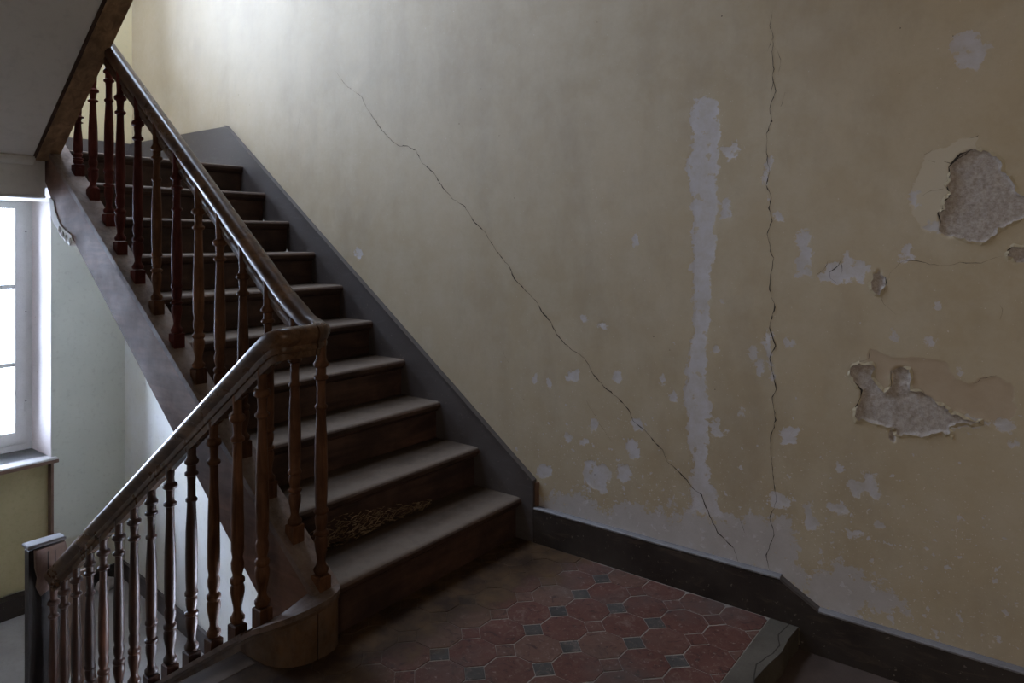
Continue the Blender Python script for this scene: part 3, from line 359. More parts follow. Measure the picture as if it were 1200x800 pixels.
M['wall_plain'] = paint('ochre_wall_paint', (0.47, 0.40, 0.25), (0.53, 0.46, 0.30), 0.65, 1.6)
M['window'] = paint('white_window_paint', (0.62, 0.62, 0.60), (0.72, 0.72, 0.70), 0.45, 7.0, 0.4)
M['reveal'] = paint('window_reveal_plaster', (0.62, 0.55, 0.53), (0.72, 0.66, 0.64), 0.7, 4.0, chips=(0.5, 0.38, 0.35))
M['sill'] = paint('dusty_white_sill', (0.50, 0.49, 0.48), (0.66, 0.65, 0.64), 0.5, 12.0)
M['brown_edge'] = paint('brown_painted_edge', (0.15, 0.085, 0.06), (0.22, 0.14, 0.10), 0.5, 15.0, chips=(0.45, 0.40, 0.33))
M['iron'] = paint('dark_iron', (0.05, 0.045, 0.045), (0.09, 0.08, 0.08), 0.5, 15.0)
M['concrete'] = paint('landing_border_cement', (0.052, 0.042, 0.031), (0.105, 0.088, 0.068), 0.55, 7.0, 0.4, 0.5)
M['grout'] = paint('tile_grout', (0.135, 0.115, 0.098), (0.19, 0.165, 0.145), 0.8, 9.0)
M['lower_floor'] = paint('dusty_grey_floor', (0.28, 0.265, 0.25), (0.38, 0.36, 0.34), 0.6, 4.0, 0.5, 0.1)
M['hall_floor'] = paint('dark_hall_floor', (0.05, 0.035, 0.028), (0.09, 0.062, 0.05), 0.5, 6.0)
M['lip'] = paint('curled_paint_skin', (0.40, 0.335, 0.225), (0.46, 0.40, 0.29), 0.55, 9.0)
M['crack_or_shade'] = paint('dark_crack_or_shade', (0.030, 0.024, 0.020), (0.05, 0.04, 0.032), 0.9, 40.0)
M['rubble'] = paint('pale_rubble', (0.36, 0.31, 0.28), (0.46, 0.41, 0.38), 0.8, 20.0)

def glass(name, tint):
    m = bpy.data.materials.new(name); m.use_nodes = True
    t = m.node_tree; t.nodes.clear()
    o = t.nodes.new('ShaderNodeOutputMaterial'); a = t.nodes.new('ShaderNodeBsdfTransparent'); b = t.nodes.new('ShaderNodeBsdfGlossy')
    fz = t.nodes.new('ShaderNodeFresnel'); x = t.nodes.new('ShaderNodeMixShader')
    b.inputs['Roughness'].default_value = 0.02; fz.inputs['IOR'].default_value = 1.3
    a.inputs['Color'].default_value = tint
    t.links.new(fz.outputs[0], x.inputs[0]); t.links.new(a.outputs[0], x.inputs[1]); t.links.new(b.outputs[0], x.inputs[2])
    t.links.new(x.outputs[0], o.inputs[0])
    return m
M['glass'] = glass('window_glass', (0.93, 0.96, 0.96, 1))
M['clear_glass'] = glass('lower_window_glass', (0.88, 0.90, 0.91, 1))
M['fill_glass'] = glass('tinted_fill_glass', (0.56, 0.49, 0.40, 1))  # tint dims and warms the fill from the added hall window
M['left_wall'] = paint('stairwell_left_paint', (0.40, 0.35, 0.28), (0.46, 0.41, 0.33), 0.8, 1.6)

def tile_mat(name, c1, c2, c3):
    q = NT(name, 0.6, 0.2)
    v = q.coords('Object', (1, 1, 1), 30.0)
    n = q.noise(v, 9.0, 6, 0.65)
    f = q.noise(v, 60.0, 5, 0.7)
    c = q.mix(q.rng(n, 0.3, 0.7), c1, c2)
    oi = q.n('ShaderNodeObjectInfo')
    c = q.mix(q.rng(oi.outputs['Random'], 0.55, 1.0, 0.0, 0.55), c, c3)
    # worn, scuffed centres and pale specks
    sc = q.noise(v, 22.0, 9, 0.75, 1.2)
    c = q.mix(q.math('MULTIPLY', q.rng(sc, 0.54, 0.70), 0.65), c, (0.19, 0.135, 0.105))
    c = q.mix(q.math('MULTIPLY', q.rng(sc, 0.46, 0.36), 0.8), c, (0.030, 0.015, 0.012))
    c = q.mix(q.math('MULTIPLY', q.rng(f, 0.60, 0.70), 0.7), c, (0.24, 0.19, 0.16))
    gp = q.n('ShaderNodeNewGeometry')
    w = q.n('ShaderNodeMapping'); q.l(gp.outputs['Position'], w.inputs['Vector'])
    g1 = q.noise(w.outputs[0], 2.6, 5, 0.6)
    c = q.mix(q.math('MULTIPLY', q.rng(g1, 0.50, 0.68), 0.5), c, (0.075, 0.066, 0.058))
    # brown grime trodden in along the bottom riser, with the stairs' shadow painted in
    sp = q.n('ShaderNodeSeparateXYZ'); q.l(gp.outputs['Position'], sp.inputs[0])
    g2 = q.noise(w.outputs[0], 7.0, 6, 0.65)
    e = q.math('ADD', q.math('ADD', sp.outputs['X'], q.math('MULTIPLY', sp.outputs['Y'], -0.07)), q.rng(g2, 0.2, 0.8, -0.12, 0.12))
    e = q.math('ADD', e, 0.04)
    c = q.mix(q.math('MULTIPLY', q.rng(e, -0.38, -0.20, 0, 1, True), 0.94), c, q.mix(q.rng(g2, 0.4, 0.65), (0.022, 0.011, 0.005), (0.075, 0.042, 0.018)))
    return q.out(c, q.bump(f, 0.3, 0.0012), q.rng(n, 0.3, 0.7, 0.5, 0.7))
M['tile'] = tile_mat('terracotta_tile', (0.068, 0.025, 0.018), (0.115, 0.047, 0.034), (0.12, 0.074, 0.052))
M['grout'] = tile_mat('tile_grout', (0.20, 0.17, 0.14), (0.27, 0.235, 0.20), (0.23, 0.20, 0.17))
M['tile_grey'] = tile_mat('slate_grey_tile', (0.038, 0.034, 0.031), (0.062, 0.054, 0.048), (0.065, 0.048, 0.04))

def damaged_wall_mat():
    q = NT('peeling_ochre_wall_paint', 0.5, 0.8)
    v = q.coords('Object', (1, 1, 1))
    big = q.noise(v, 1.3, 5, 0.55)
    med = q.noise(v, 7.0, 6, 0.65)
    fine = q.noise(v, 46.0, 6, 0.7)
    vfine = q.noise(v, 150.0, 3, 0.6)
    c = q.mix(q.rng(big, 0.3, 0.7), (0.385, 0.308, 0.195), (0.45, 0.37, 0.255))
    c = q.mix(q.math('MULTIPLY', q.rng(med, 0.42, 0.72), 0.45), c, (0.51, 0.455, 0.36))
    c = q.mix(q.math('MULTIPLY', q.rng(fine, 0.5, 0.75), 0.18), c, (0.30, 0.25, 0.17))
    edge = q.noise(v, 34.0, 8, 0.72)
    speck = q.noise(v, 105.0, 3, 0.5)
    dnx = q.n('ShaderNodeAttribute'); dnx.attribute_name = 'chips'
    c = q.mix(q.math('MULTIPLY', q.rng(q.math('ADD', speck, q.math('MULTIPLY', dnx.outputs['Fac'], 0.07)), 0.715, 0.735), 0.75), c, (0.60, 0.55, 0.47))
    stain = q.noise(q.coords('Object', (1.0, 1.0, 0.45)), 2.7, 7, 0.68)
    c = q.mix(q.math('MULTIPLY', q.rng(stain, 0.48, 0.72), 0.42), c, (0.26, 0.20, 0.135))
    jig = q.math('ADD', q.rng(edge, 0.25, 0.75, -0.016, 0.016), q.rng(q.noise(v, 13.0, 6, 0.6), 0.25, 0.75, -0.013, 0.013))
    def mask(attr, soft=0.0012, j=1.0):
        a = q.n('ShaderNodeAttribute'); a.attribute_name = attr
        d = q.math('ADD', a.outputs['Fac'], q.math('MULTIPLY', jig, j))
        return q.rng(d, -soft, soft)
    mt, mc, md = mask('tan', 0.002, 0.4), mask('cream', 0.0015, 0.5), mask('deep', 0.0012, 0.16)
    mw = mask('white', 0.0022, 1.25)
    # damp zone above the baseboard where most of the paint has gone
    at_ = q.n('ShaderNodeAttribute'); at_.attribute_name = 'wash'
    brk = q.noise(v, 11.0, 9, 0.74)
    ms = q.rng(q.math('ADD', at_.outputs['Fac'], q.math('ADD', q.rng(brk, 0.3, 0.7, -0.09, 0.075), q.rng(fine, 0.3, 0.7, -0.03, 0.03))), -0.008, 0.008)
    # scattered chips of lost paint, denser low on the wall
    dn = q.n('ShaderNodeAttribute'); dn.attribute_name = 'chips'
    ck = q.noise(v, 33.0, 4, 0.55)
    chip = q.rng(q.math('ADD', ck, q.math('MULTIPLY', dn.outputs['Fac'], 0.16)), 0.775, 0.785)
    mw = q.math('MAXIMUM', mw, chip)
    # flecks of paint that cling inside the bare zones
    cling = q.rng(q.noise(v, 24.0, 5, 0.6), 0.60, 0.63)
    mw = q.math('MULTIPLY', mw, q.math('SUBTRACT', 1.0, q.math('MULTIPLY', cling, 0.8)))
    white = q.mix(q.rng(med, 0.3, 0.7), (0.53, 0.51, 0.54), (0.45, 0.425, 0.43))
    white = q.mix(q.math('MULTIPLY', q.rng(q.noise(v, 17.0, 8, 0.72), 0.42, 0.66), 0.6), white, (0.40, 0.35, 0.28))
    grain = q.noise(v, 95.0, 6, 0.75)
    deepc = q.mix(q.rng(grain, 0.36, 0.64), (0.275, 0.23, 0.20), (0.465, 0.42, 0.39))
    c = q.mix(mt, c, q.mix(q.rng(med, 0.3, 0.7), (0.36, 0.27, 0.18), (0.44, 0.35, 0.25)))
    c = q.mix(mc, c, (0.48, 0.415, 0.31))
    c = q.mix(q.math('MULTIPLY', ms, 0.85), c, q.mix(q.rng(brk, 0.3, 0.7), (0.37, 0.345, 0.335), (0.46, 0.435, 0.44)))
    c = q.mix(mw, c, white)
    c = q.mix(md, c, deepc)
    # relief: paint skin, chipped edges, granular plaster
    h = q.math('MULTIPLY', q.math('ADD', mw, ms), -0.08)
    h = q.math('ADD', h, q.math('MULTIPLY', mc, -0.10))
    h = q.math('ADD', h, q.math('MULTIPLY', mt, -0.12))
    h = q.math('ADD', h, q.math('MULTIPLY', md, -0.35))
    h = q.math('ADD', h, q.math('MULTIPLY', q.math('MULTIPLY', md, fine), 0.7))
    h = q.math('ADD', h, q.math('MULTIPLY', med, 0.34))
    h = q.math('ADD', h, q.math('MULTIPLY', fine, 0.12))
    h = q.math('ADD', h, q.math('MULTIPLY', big, 0.8))
    return q.out(c, q.bump(h, 0.7, 0.004), q.math('MAXIMUM', q.rng(med, 0.3, 0.7, 0.58, 0.68), q.math('MULTIPLY', q.math('MAXIMUM', md, mw), 0.85)))
M['wall'] = damaged_wall_mat()

def endwall_mat():
    """distempered grey below the upper half landing, ochre above it and under the sill"""
    q = NT('end_wall_paint', 0.7, 0.3)
    v = q.coords('Object', (1, 1, 1))
    n = q.noise(v, 2.0, 6, 0.6); f = q.noise(v, 30.0, 5, 0.65)
    gp = q.n('ShaderNodeNewGeometry'); sp = q.n('ShaderNodeSeparateXYZ'); q.l(gp.outputs['Position'], sp.inputs[0])
    grey = q.mix(q.rng(n, 0.3, 0.7), (0.60, 0.62, 0.555), (0.68, 0.69, 0.62))
    och = q.mix(q.rng(n, 0.3, 0.7), (0.50, 0.42, 0.25), (0.56, 0.48, 0.31))
    low = q.math('ADD', sp.outputs['Z'], q.rng(n, 0.2, 0.8, -0.05, 0.05))
    dado = q.rng(low, -0.84, -0.82, 1, 0)
    c = q.mix(q.math('MULTIPLY', dado, 0.8), grey, (0.46, 0.42, 0.31))
    c = q.mix(q.rng(sp.outputs['Z'], 1.70, 1.71), c, och)
    c = q.mix(q.math('MULTIPLY', q.rng(f, 0.55, 0.75), 0.3), c, (0.33, 0.31, 0.27))
    return q.out(c, q.bump(f, 0.15, 0.002))
M['endwall'] = endwall_mat()
M['apron'] = paint('ochre_apron_paint', (0.43, 0.37, 0.20), (0.49, 0.425, 0.25), 0.65, 3.0)
def lowwall_mat():
    q = NT('lower_wall_distemper', 0.75, 0.25)
    v = q.coords('Object', (1, 1, 1))
    n = q.noise(v, 2.2, 6, 0.6); f = q.noise(v, 25.0, 5, 0.65)
    c = q.mix(q.rng(n, 0.35, 0.7), (0.74, 0.74, 0.73), (0.68, 0.66, 0.57))
    c = q.mix(q.math('MULTIPLY', q.rng(f, 0.55, 0.75), 0.3), c, (0.42, 0.40, 0.37))
    return q.out(c, q.bump(f, 0.15, 0.002))
M['lowwall'] = lowwall_mat()

# ------------------------------------------------------------------ the setting
# ---- right wall with peeling paint: a fine grid whose losses are real relief
def seg_dist(px, pz, poly):
    n = len(poly); best = np.full(px.shape, 9.0); inside = np.zeros(px.shape, bool)
    for i in range(n):
        ax, az = poly[i]; bx, bz = poly[(i+1) % n]
        dx, dz = bx-ax, bz-az; L = dx*dx+dz*dz + 1e-12
        t = np.clip(((px-ax)*dx+(pz-az)*dz)/L, 0, 1)
        best = np.minimum(best, (px-ax-t*dx)**2 + (pz-az-t*dz)**2)
        cond = ((az > pz) != (bz > pz))
        with np.errstate(divide='ignore', invalid='ignore'):
            xi = ax + (pz-az)*dx/(dz if abs(dz) > 1e-9 else 1e-9)
        inside ^= cond & (px < xi)
    d = np.sqrt(best)
    return np.where(inside, d, -d)

def field(X, Z, polys, m=0.06):
    out = np.full(X.shape, -m)
    for P in polys:
        A = np.array(P)
        s = (X > A[:,0].min()-m) & (X < A[:,0].max()+m) & (Z > A[:,1].min()-m) & (Z < A[:,1].max()+m)
        if s.any():
            out[s] = np.maximum(out[s], np.clip(seg_dist(X[s], Z[s], P), -m, m))
    return out

gx = np.concatenate([np.arange(-4.2, -1.95, 0.15), np.arange(-1.95, 2.5, 0.0052), np.arange(2.5, XE, 0.04), [XE]])
gz = np.concatenate([[-0.12], np.arange(0.0, 2.75, 0.0052), np.arange(2.75, 5.2, 0.06), [5.2]])
GX, GZ = np.meshgrid(gx, gz)
fw, fs, fc, ft, fd = (field(GX, GZ, p, m_) for p, m_ in ((WHITE, .06), (WASH, .16), (CREAM, .06), (TAN, .06), (DEEP, .06)))
rs = np.random.RandomState(3)
def vnoise(X, Z, s, seed):
    r = np.random.RandomState(seed).rand(64, 64)
    x = X*s; z = Z*s; i = np.floor(x).astype(int); j = np.floor(z).astype(int); u = x-i; w = z-j
    u = u*u*(3-2*u); w = w*w*(3-2*w)
    a = r[j % 64, i % 64]; b = r[j % 64, (i+1) % 64]; c = r[(j+1) % 64, i % 64]; d = r[(j+1) % 64, (i+1) % 64]
    return (a*(1-u)+b*u)*(1-w) + (c*(1-u)+d*u)*w - 0.5
ss = lambda x: np.clip(x, 0, 1)**2*(3-2*np.clip(x, 0, 1))
jit = vnoise(GX, GZ, 55, 1)*0.008 + vnoise(GX, GZ, 120, 2)*0.004
relief = -0.005*ss((fd+jit)/0.006) - 0.0006*ss((fw+jit)/0.006) - 0.0008*ss((ft+jit)/0.006)
relief += 0.0018*ss((fd+jit)/0.004)*vnoise(GX, GZ, 90, 4)
lip = np.exp(-((fd+jit+0.008)/0.008)**2)*0.0006
relief += lip + 0.004*vnoise(GX, GZ, 2.2, 5) + 0.0012*vnoise(GX, GZ, 9, 6)
relief[GZ < 0.02] = np.minimum(relief[GZ < 0.02], 0)
chips = ss((1.15-GZ)/1.0)*0.75 + 0.25*ss((1.9-GZ)/1.2)
chips *= ss((0.9-GX)/1.4)*0.8+0.2
nv = GX.size
co = np.stack([GX.ravel(), relief.ravel(), GZ.ravel()], 1).astype(np.float32)
R, Cn = GX.shape
idx = np.arange(nv).reshape(R, Cn)
quads = np.stack([idx[:-1,:-1], idx[1:,:-1], idx[1:,1:], idx[:-1,1:]], -1).reshape(-1, 4).astype(np.int32)
me = bpy.data.meshes.new('wall_right')
me.vertices.add(nv); me.vertices.foreach_set('co', co.ravel())
nq = len(quads)
me.loops.add(nq*4); me.loops.foreach_set('vertex_index', quads.ravel())
me.polygons.add(nq); me.polygons.foreach_set('loop_start', np.arange(0, nq*4, 4, dtype=np.int32))
try: me.polygons.foreach_set('loop_total', np.full(nq, 4, dtype=np.int32))
except Exception: pass
me.polygons.foreach_set('use_smooth', np.ones(nq, bool))
me.update(calc_edges=True)
for nm, arr in (('white', fw), ('wash', fs), ('cream', fc), ('tan', ft), ('deep', fd), ('chips', chips)):
    at = me.attributes.new(nm, 'FLOAT', 'POINT'); at.data.foreach_set('value', arr.ravel().astype(np.float32))
setmat(me, M['wall'])
wall_right = link('wall_right', me); tag(wall_right, kind='structure')

def wall_y(x, z):
    i = int(np.clip(np.searchsorted(gx, x), 0, Cn-1)); j = int(np.clip(np.searchsorted(gz, z), 0, R-1))
    a = relief[max(j-1,0):j+2, max(i-1,0):i+2]
    return float(a.max())

def area2(p):
    return sum(p[i][0]*p[(i+1) % len(p)][1]-p[(i+1) % len(p)][0]*p[i][1] for i in range(len(p)))
# jagged cracks with their own width; loss-edge ribbons paint undercut shade and brown layers
for pts, wid, wv in CRACKS_AND_SHADE:
    rr = random.Random(int(pts[0][0]*1e4))
    P = []
    for (a, b) in zip(pts[:-1], pts[1:]):
        L = math.dist(a, b); n = max(1, int(L/0.012))
        for k in range(n):
            t = k/n; j = 0.0022 if k else 0
            P.append((a[0]+(b[0]-a[0])*t+rr.uniform(-j, j), a[1]+(b[1]-a[1])*t+rr.uniform(-j, j)))
    P.append(pts[-1])
    mb = MB(); ring = []
    for i, p in enumerate(P):
        a = P[max(i-1, 0)]; b = P[min(i+1, len(P)-1)]
        tx, tz = b[0]-a[0], b[1]-a[1]; L = math.hypot(tx, tz) + 1e-9
        nx, nz = -tz/L, tx/L
        e = min(1, i/4, (len(P)-1-i)/4) if len(P) > 8 else (0.3 if i in (0, len(P)-1) else 1)
        w = wid*1.25*(0.25+1.3*rr.random()**1.6)*max(e, .12)
        if len(P) > 60: w *= 0.45 + 0.75*min(1, i/(len(P)*0.35))*(1 if i < len(P)*0.8 else 0.7)
        y = wall_y(*p) + 0.0012
        ring.append(((p[0]+nx*w*0.5, y, p[1]+nz*w*0.5), (p[0]-nx*w*0.5, y, p[1]-nz*w*0.5)))
    for (a, b), (c_, d_) in zip(ring[:-1], ring[1:]): mb.quad(a, c_, d_, b)
    mb.build('crack_or_shade', M['crack_or_shade'], wall_right, fix=False)
# curled skin of old paint round the deep losses
for D in DEEP[:4]:
    rr = random.Random(int(D[0][0]*1e4)); P = []
    for (a, b) in zip(D, D[1:]+D[:1]):
        L = math.dist(a, b); n = max(1, int(L/0.006))
        for k in range(n): P.append((a[0]+(b[0]-a[0])*k/n, a[1]+(b[1]-a[1])*k/n))
    sgn = 1 if area2(D) > 0 else -1
    n = len(P); k = 0
    while k < n-2:
        run = rr.randint(5, 16)
        if rr.random() < 0.6:
            ids = list(range(k, min(k+run, n)+1)); mb = MB(); ring = []
            for t_, i in enumerate(ids):
                p = P[i % n]; a = P[(i-1) % n]; b = P[(i+1) % n]
                tx, tz = b[0]-a[0], b[1]-a[1]; L = math.hypot(tx, tz)+1e-9
                nx, nz = sgn*tz/L, -sgn*tx/L           # outwards
                e = min(1, t_/2.0, (len(ids)-1-t_)/2.0)
                w_in = (0.0005+0.005*rr.random()**2)*e; w_out = 0.007*e*rr.uniform(.6, 1.2)+0.001
                y = wall_y(*p)
                q0 = (p[0]+nx*w_out, y+0.0006, p[1]+nz*w_out)
                q1 = (p[0]-nx*w_in, y+0.0006+0.0032*e*rr.uniform(.4, 1), p[1]-nz*w_in)
                ring.append((q0, q1, (q1[0], q1[1]-0.0012, q1[2]), (q0[0], y-0.002, q0[2])))
            for A_, B_ in zip(ring[:-1], ring[1:]):
                for m_ in range(3): mb.quad(A_[m_], B_[m_], B_[m_+1], A_[m_+1])
            mb.build('paint_flake', M['lip'], wall_right)
        k += run
for (x, z, r) in HOLES:
    y = wall_y(x, z)
    mb = MB(); n = 7
    rr = random.Random(int(x*1e4))
    pr = [(x+r*0.5*rr.uniform(.7, 1.3)*math.cos(2*math.pi*k/n), z+r*0.5*rr.uniform(.7, 1.3)*math.sin(2*math.pi*k/n)) for k in range(n)]
    mb.prism(pr, y-0.004, y+0.0012)
    mb.build('nail_hole', M['crack_or_shade'], wall_right)

# ---- other walls
def struct(name, mb, mat, parent=None, **k):
    o = mb.build(name, mat, parent, **k)
    if parent is None: tag(o, kind='structure')
    return o

W0, W1, W2 = 0.552, 1.9, 2.10         # window jambs: lower W0-W1, upper W0-W2
LZ0, LZ1 = -0.215, 1.66
UZ0, UZ1 = 2.75, 4.72
mb = MB()
T0, T1 = XE, XE + 0.46
mb.box(T0, T1, -0.4, W0, ZL-0.3, 5.2)
mb.box(T0, T1, W1, WY+0.2, ZL-0.3, UZ0)
mb.box(T0, T1, W2, WY+0.2, UZ0, 5.2)
mb.box(T0+0.07, T1, W0, W1, ZL-0.3, LZ0)
mb.box(T0, T1, W0, W1, LZ1, UZ0)
mb.box(T0, T1, W0, W2, UZ1, 5.2)
wall_end = struct('wall_end', mb, M['endwall'])
MB().box(T0+0.055, T0+0.07, W0+0.002, W1-0.002, ZL+0.14, LZ0-0.03).build('window_apron', M['apron'], wall_end)
MB().box(T0-0.003, T0+0.055, W0-0.012, W0+0.004, ZL+0.14, LZ0-0.03).build('painted_edge', M['brown_edge'], wall_end)
for a, b, W_ in ((LZ0, LZ1, W1), (UZ0, UZ1, W2)):
    MB().box(T0+0.004, T1-0.09, W0-0.002, W0+0.004, a, b).build('reveal', M['reveal'], wall_end)
    MB().box(T0+0.004, T1-0.09, W_-0.004, W_+0.002, a, b).build('reveal', M['reveal'], wall_end)

mb = MB().box(0.25, T1, WY, WY+0.2, ZL-0.3, 5.2); struct('wall_left', mb, M['left_wall'])
mb = MB().box(0.25, 0.45, WY+0.19, 4.3, -0.3, 3.6); struct('wall_hall', mb, M['wall_plain'])
mb = MB().box(-4.4, -3.45, 4.2, 4.4, -0.3, 3.4).box(-2.35, 0.45, 4.2, 4.4, -0.3, 3.6).box(-3.45, -2.35, 4.2, 4.4, -0.3, 0.9).box(-3.45, -2.35, 4.2, 4.4, 2.5, 3.4); struct('wall_front', mb, M['wall_plain'])
mb = MB().box(-4.4, -4.2, -0.2, 4.2, -0.3, 3.4); struct('wall_back', mb, M['wall_plain'])
mb = MB().box(-0.15, 0.0, 0.01, WY+0.2, 3.4, 5.2); struct('wall_upper', mb, M['wall_plain'])
mb = MB().box(0.0, 0.25, WY, WY+0.2, 3.6, 5.2); struct('wall_upper_return', mb, M['wall_plain'])
mb = MB().box(-4.4, 0.0, 0.01, 4.3, 3.4, 3.6); struct('ceiling', mb, M['plaster_grey'])
mb = MB().box(0.0, 0.45, WY, 4.3, 3.4, 3.6); struct('ceiling_hall', mb, M['plaster_grey'])
mb = MB().box(-0.15, 1.4, -0.2, WY+0.2, 5.2, 5.35).box(3.2, T1, -0.2, WY+0.2, 5.2, 5.35).box(1.4, 3.2, -0.2, 0.4, 5.2, 5.35).box(1.4, 3.2, 1.6, WY+0.2, 5.2, 5.35); struct('ceiling_top', mb, M['plaster_grey'])
# solid wall behind the painted skin, so that no light leaks through
mb = MB().box(-4.4, T1, -0.35, -0.03, -0.3, 5.3); struct('wall_core', mb, M['wall_plain'])

# wall beside the lower half landing (runs a little out of square)
mb = MB()
mb.prism([(XE+0.02, 0.05), (2.29, 0.20), (0.5, 0.22), (0.5, -0.3), (XE+0.02, -0.3)], ZL-0.2, -0.02, 'z')
mb.prism([(XE+0.02, 0.05), (2.29, 0.20), (1.0, 0.215), (1.0, -0.3), (XE+0.02, -0.3)], -0.03, 0.5, 'z')
mb.prism([(XE+0.02, 0.05), (2.29, 0.20), (1.75, 0.205), (1.75, -0.3), (XE+0.02, -0.3)], 0.49, 1.1, 'z')
mb.prism([(XE+0.02, 0.05), (2.33, 0.196), (2.33, -0.3), (XE+0.02, -0.3)], 1.09, 1.6, 'z')
struct('wall_lower', mb, M['lowwall'])

# ---- floors
FB = [(-1.19, 0.0), (-1.165, 0.42), (-1.15, 0.9), (-1.16, 4.2), (0.04, 4.2), (0.04, 0.0)]
mb = MB()
mb.prism([(-1.10, 0.0), (-1.10, WY), (0.20, WY), (0.20, 1.19), (0.04, 1.19), (0.04, 0.0)], -0.20, -0.0012, 'z')
mb.prism([(-1.10, WY), (-1.10, 4.2), (0.25, 4.2), (0.25, WY)], -0.20, -0.0012, 'z')
floor = struct('floor', mb, M['grout'])
# cement border and its chipped nosing
rr = random.Random(5)
n = 26
out = []; inn = []
for k in range(n+1):
    y = 0.028 + k*(WY-0.03)/n
    out.append((-1.190 + 0.028*min(1, y/0.5) + rr.uniform(-0.004, 0.004) - 0.012*max(0, math.sin(y*9))*(0.2 < y < 0.75), y))
mb = MB().prism([(-1.092, 0.028)] + out + [(-1.092, WY-0.002)], -0.11, 0.0005, 'z')
mb.build('landing_border', M['concrete'], floor)
# a hairline between border and its broken nosing edge
mb = MB()
pp = [(-1.158+0.012*math.sin(k*0.8)+rr.uniform(-.004, .004), 0.03+k*0.03) for k in range(24)]
for (a, b) in zip(pp[:-1], pp[1:]):
    mb.quad((a[0], a[1], .0012), (a[0]-0.004, a[1], .0012), (b[0]-0.004, b[1], .0012), (b[0], b[1], .0012))
mb.build('border_crack', M['crack_or_shade'], floor, fix=False)

def clip(poly, f):
    """keep the side where f(p) >= 0"""
    o = []
    for i in range(len(poly)):
        a, b = poly[i], poly[(i+1) % len(poly)]
        fa, fb = f(a), f(b)
        if fa >= 0: o.append(a)
        if (fa >= 0) != (fb >= 0):
            t = fa/(fa-fb); o.append((a[0]+(b[0]-a[0])*t, a[1]+(b[1]-a[1])*t))
    return o
def area(p):
    return 0.5*sum(p[i][0]*p[(i+1) % len(p)][1]-p[(i+1) % len(p)][0]*p[i][1] for i in range(len(p)))
def tile_mesh(poly, mat, name):
    c = (sum(p[0] for p in poly)/len(poly), sum(p[1] for p in poly)/len(poly))
    m = MB(); k = len(poly)
    def ring(s, z): return [(c[0]+(p[0]-c[0])*s, c[1]+(p[1]-c[1])*s, z) for p in poly]
    m.v = ring(1.0, -0.02) + ring(1.0, -0.0010) + ring(0.985, 0.0)
    for r in range(2):
        for i in range(k):
            m.f.append((r*k+i, r*k+(i+1) % k, (r+1)*k+(i+1) % k, (r+1)*k+i))
    m.f.append(tuple(2*k+i for i in range(k)))
    return mkmesh(name, m.v, m.f, mat)
PIT = 0.1545; GAP = 0.0042
def octagon(cx, cy):
    a = PIT/2-GAP/2; b = PIT/2*(math.sqrt(2)-1)
    b = b*0.98
    return [(cx+x, cy+y) for x, y in ((a,-b),(a,b),(b,a),(-b,a),(-a,b),(-a,-b),(-b,-a),(b,-a))]
def square(cx, cy):
    r = PIT*(1-1/math.sqrt(2)) - GAP*0.9
    return [(cx+r, cy), (cx, cy+r), (cx-r, cy), (cx, cy-r)]
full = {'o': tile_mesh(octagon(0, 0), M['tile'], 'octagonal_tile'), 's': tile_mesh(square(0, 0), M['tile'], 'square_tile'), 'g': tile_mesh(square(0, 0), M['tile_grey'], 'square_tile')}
clips = [lambda p: p[1]-0.032, lambda p: p[0]+1.088, lambda p: 0.03-p[0]]
def curb_clip(p): return (1.20 - p[1]) if p[0] > -0.07 else 1
rt = random.Random(11)
for i in range(-2, 8):
    for j in range(-6, 9):
        for kind, (ox, oy) in (('o', (0, 0)), ('s', (0.5, 0.5))):
            u, w_ = i+ox, j+oy
            cx = -0.245 - 0.1545*u; cy = 0.659 + 0.0070*u + 0.1525*w_
            if cy > 1.9 or (cx > -0.02 and 1.05 < cy < 1.36): continue
            key = kind
            if kind == 's' and any(math.hypot(cx-a, cy-b) < 0.05 for a, b in GREY_SQUARES): key = 'g'
            poly = octagon(cx, cy) if kind == 'o' else square(cx, cy)
            q = poly
            for f in clips: q = clip(q, f) if q else q
            if len(q) < 3 or area(q) < 0.0006: continue
            nm = 'octagonal_tile' if kind == 'o' else 'square_tile'
            dz = rt.uniform(-0.0004, 0.0010)
            if abs(area(q)-area(poly)) < 1e-6:
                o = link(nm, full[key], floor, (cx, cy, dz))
                o.rotation_euler = (rt.uniform(-.006, .006), rt.uniform(-.006, .006), rt.uniform(-.012, .012))
            else:
                c = (sum(p[0] for p in q)/len(q), sum(p[1] for p in q)/len(q))
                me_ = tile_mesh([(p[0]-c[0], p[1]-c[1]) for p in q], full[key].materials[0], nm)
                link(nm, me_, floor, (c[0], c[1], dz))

mb = MB().box(-4.4, -1.06, 0.0, 4.3, -0.30, -0.075); struct('floor_hall', mb, M['hall_floor'])
mb = MB().box(-0.3, T1, -0.1, WY+0.1, ZL-0.2, ZL)
struct('floor_lower', mb, M['lower_floor'])
mb = MB().box(9*G+0.10, XE, 0.0, WY, 1.60, ZU); struct('floor_upper', mb, M['plaster_grey'])

mb = MB().box(-0.3, -0.1, -0.1, WY+0.1, ZL, -0.20); struct('wall_under', mb, M['left_wall'])
# trimmer beam of the upper half landing with its mouldings
mb = MB().box(2.205, 2.34, 1.135, WY, 1.55, 1.79)
beam = struct('trim_beam', mb, M['beam'])
mb = MB().prism([(2.205, 1.705), (2.19, 1.712), (2.178, 1.728), (2.178, 1.745), (2.205, 1.76)], 1.19, WY); mb.build('moulding', M['beam'], beam, 40)
mb = MB().box(2.196, 2.34, 1.135, WY, 1.538, 1.553, 0.004); mb.build('edge_strip', M['window'], beam)

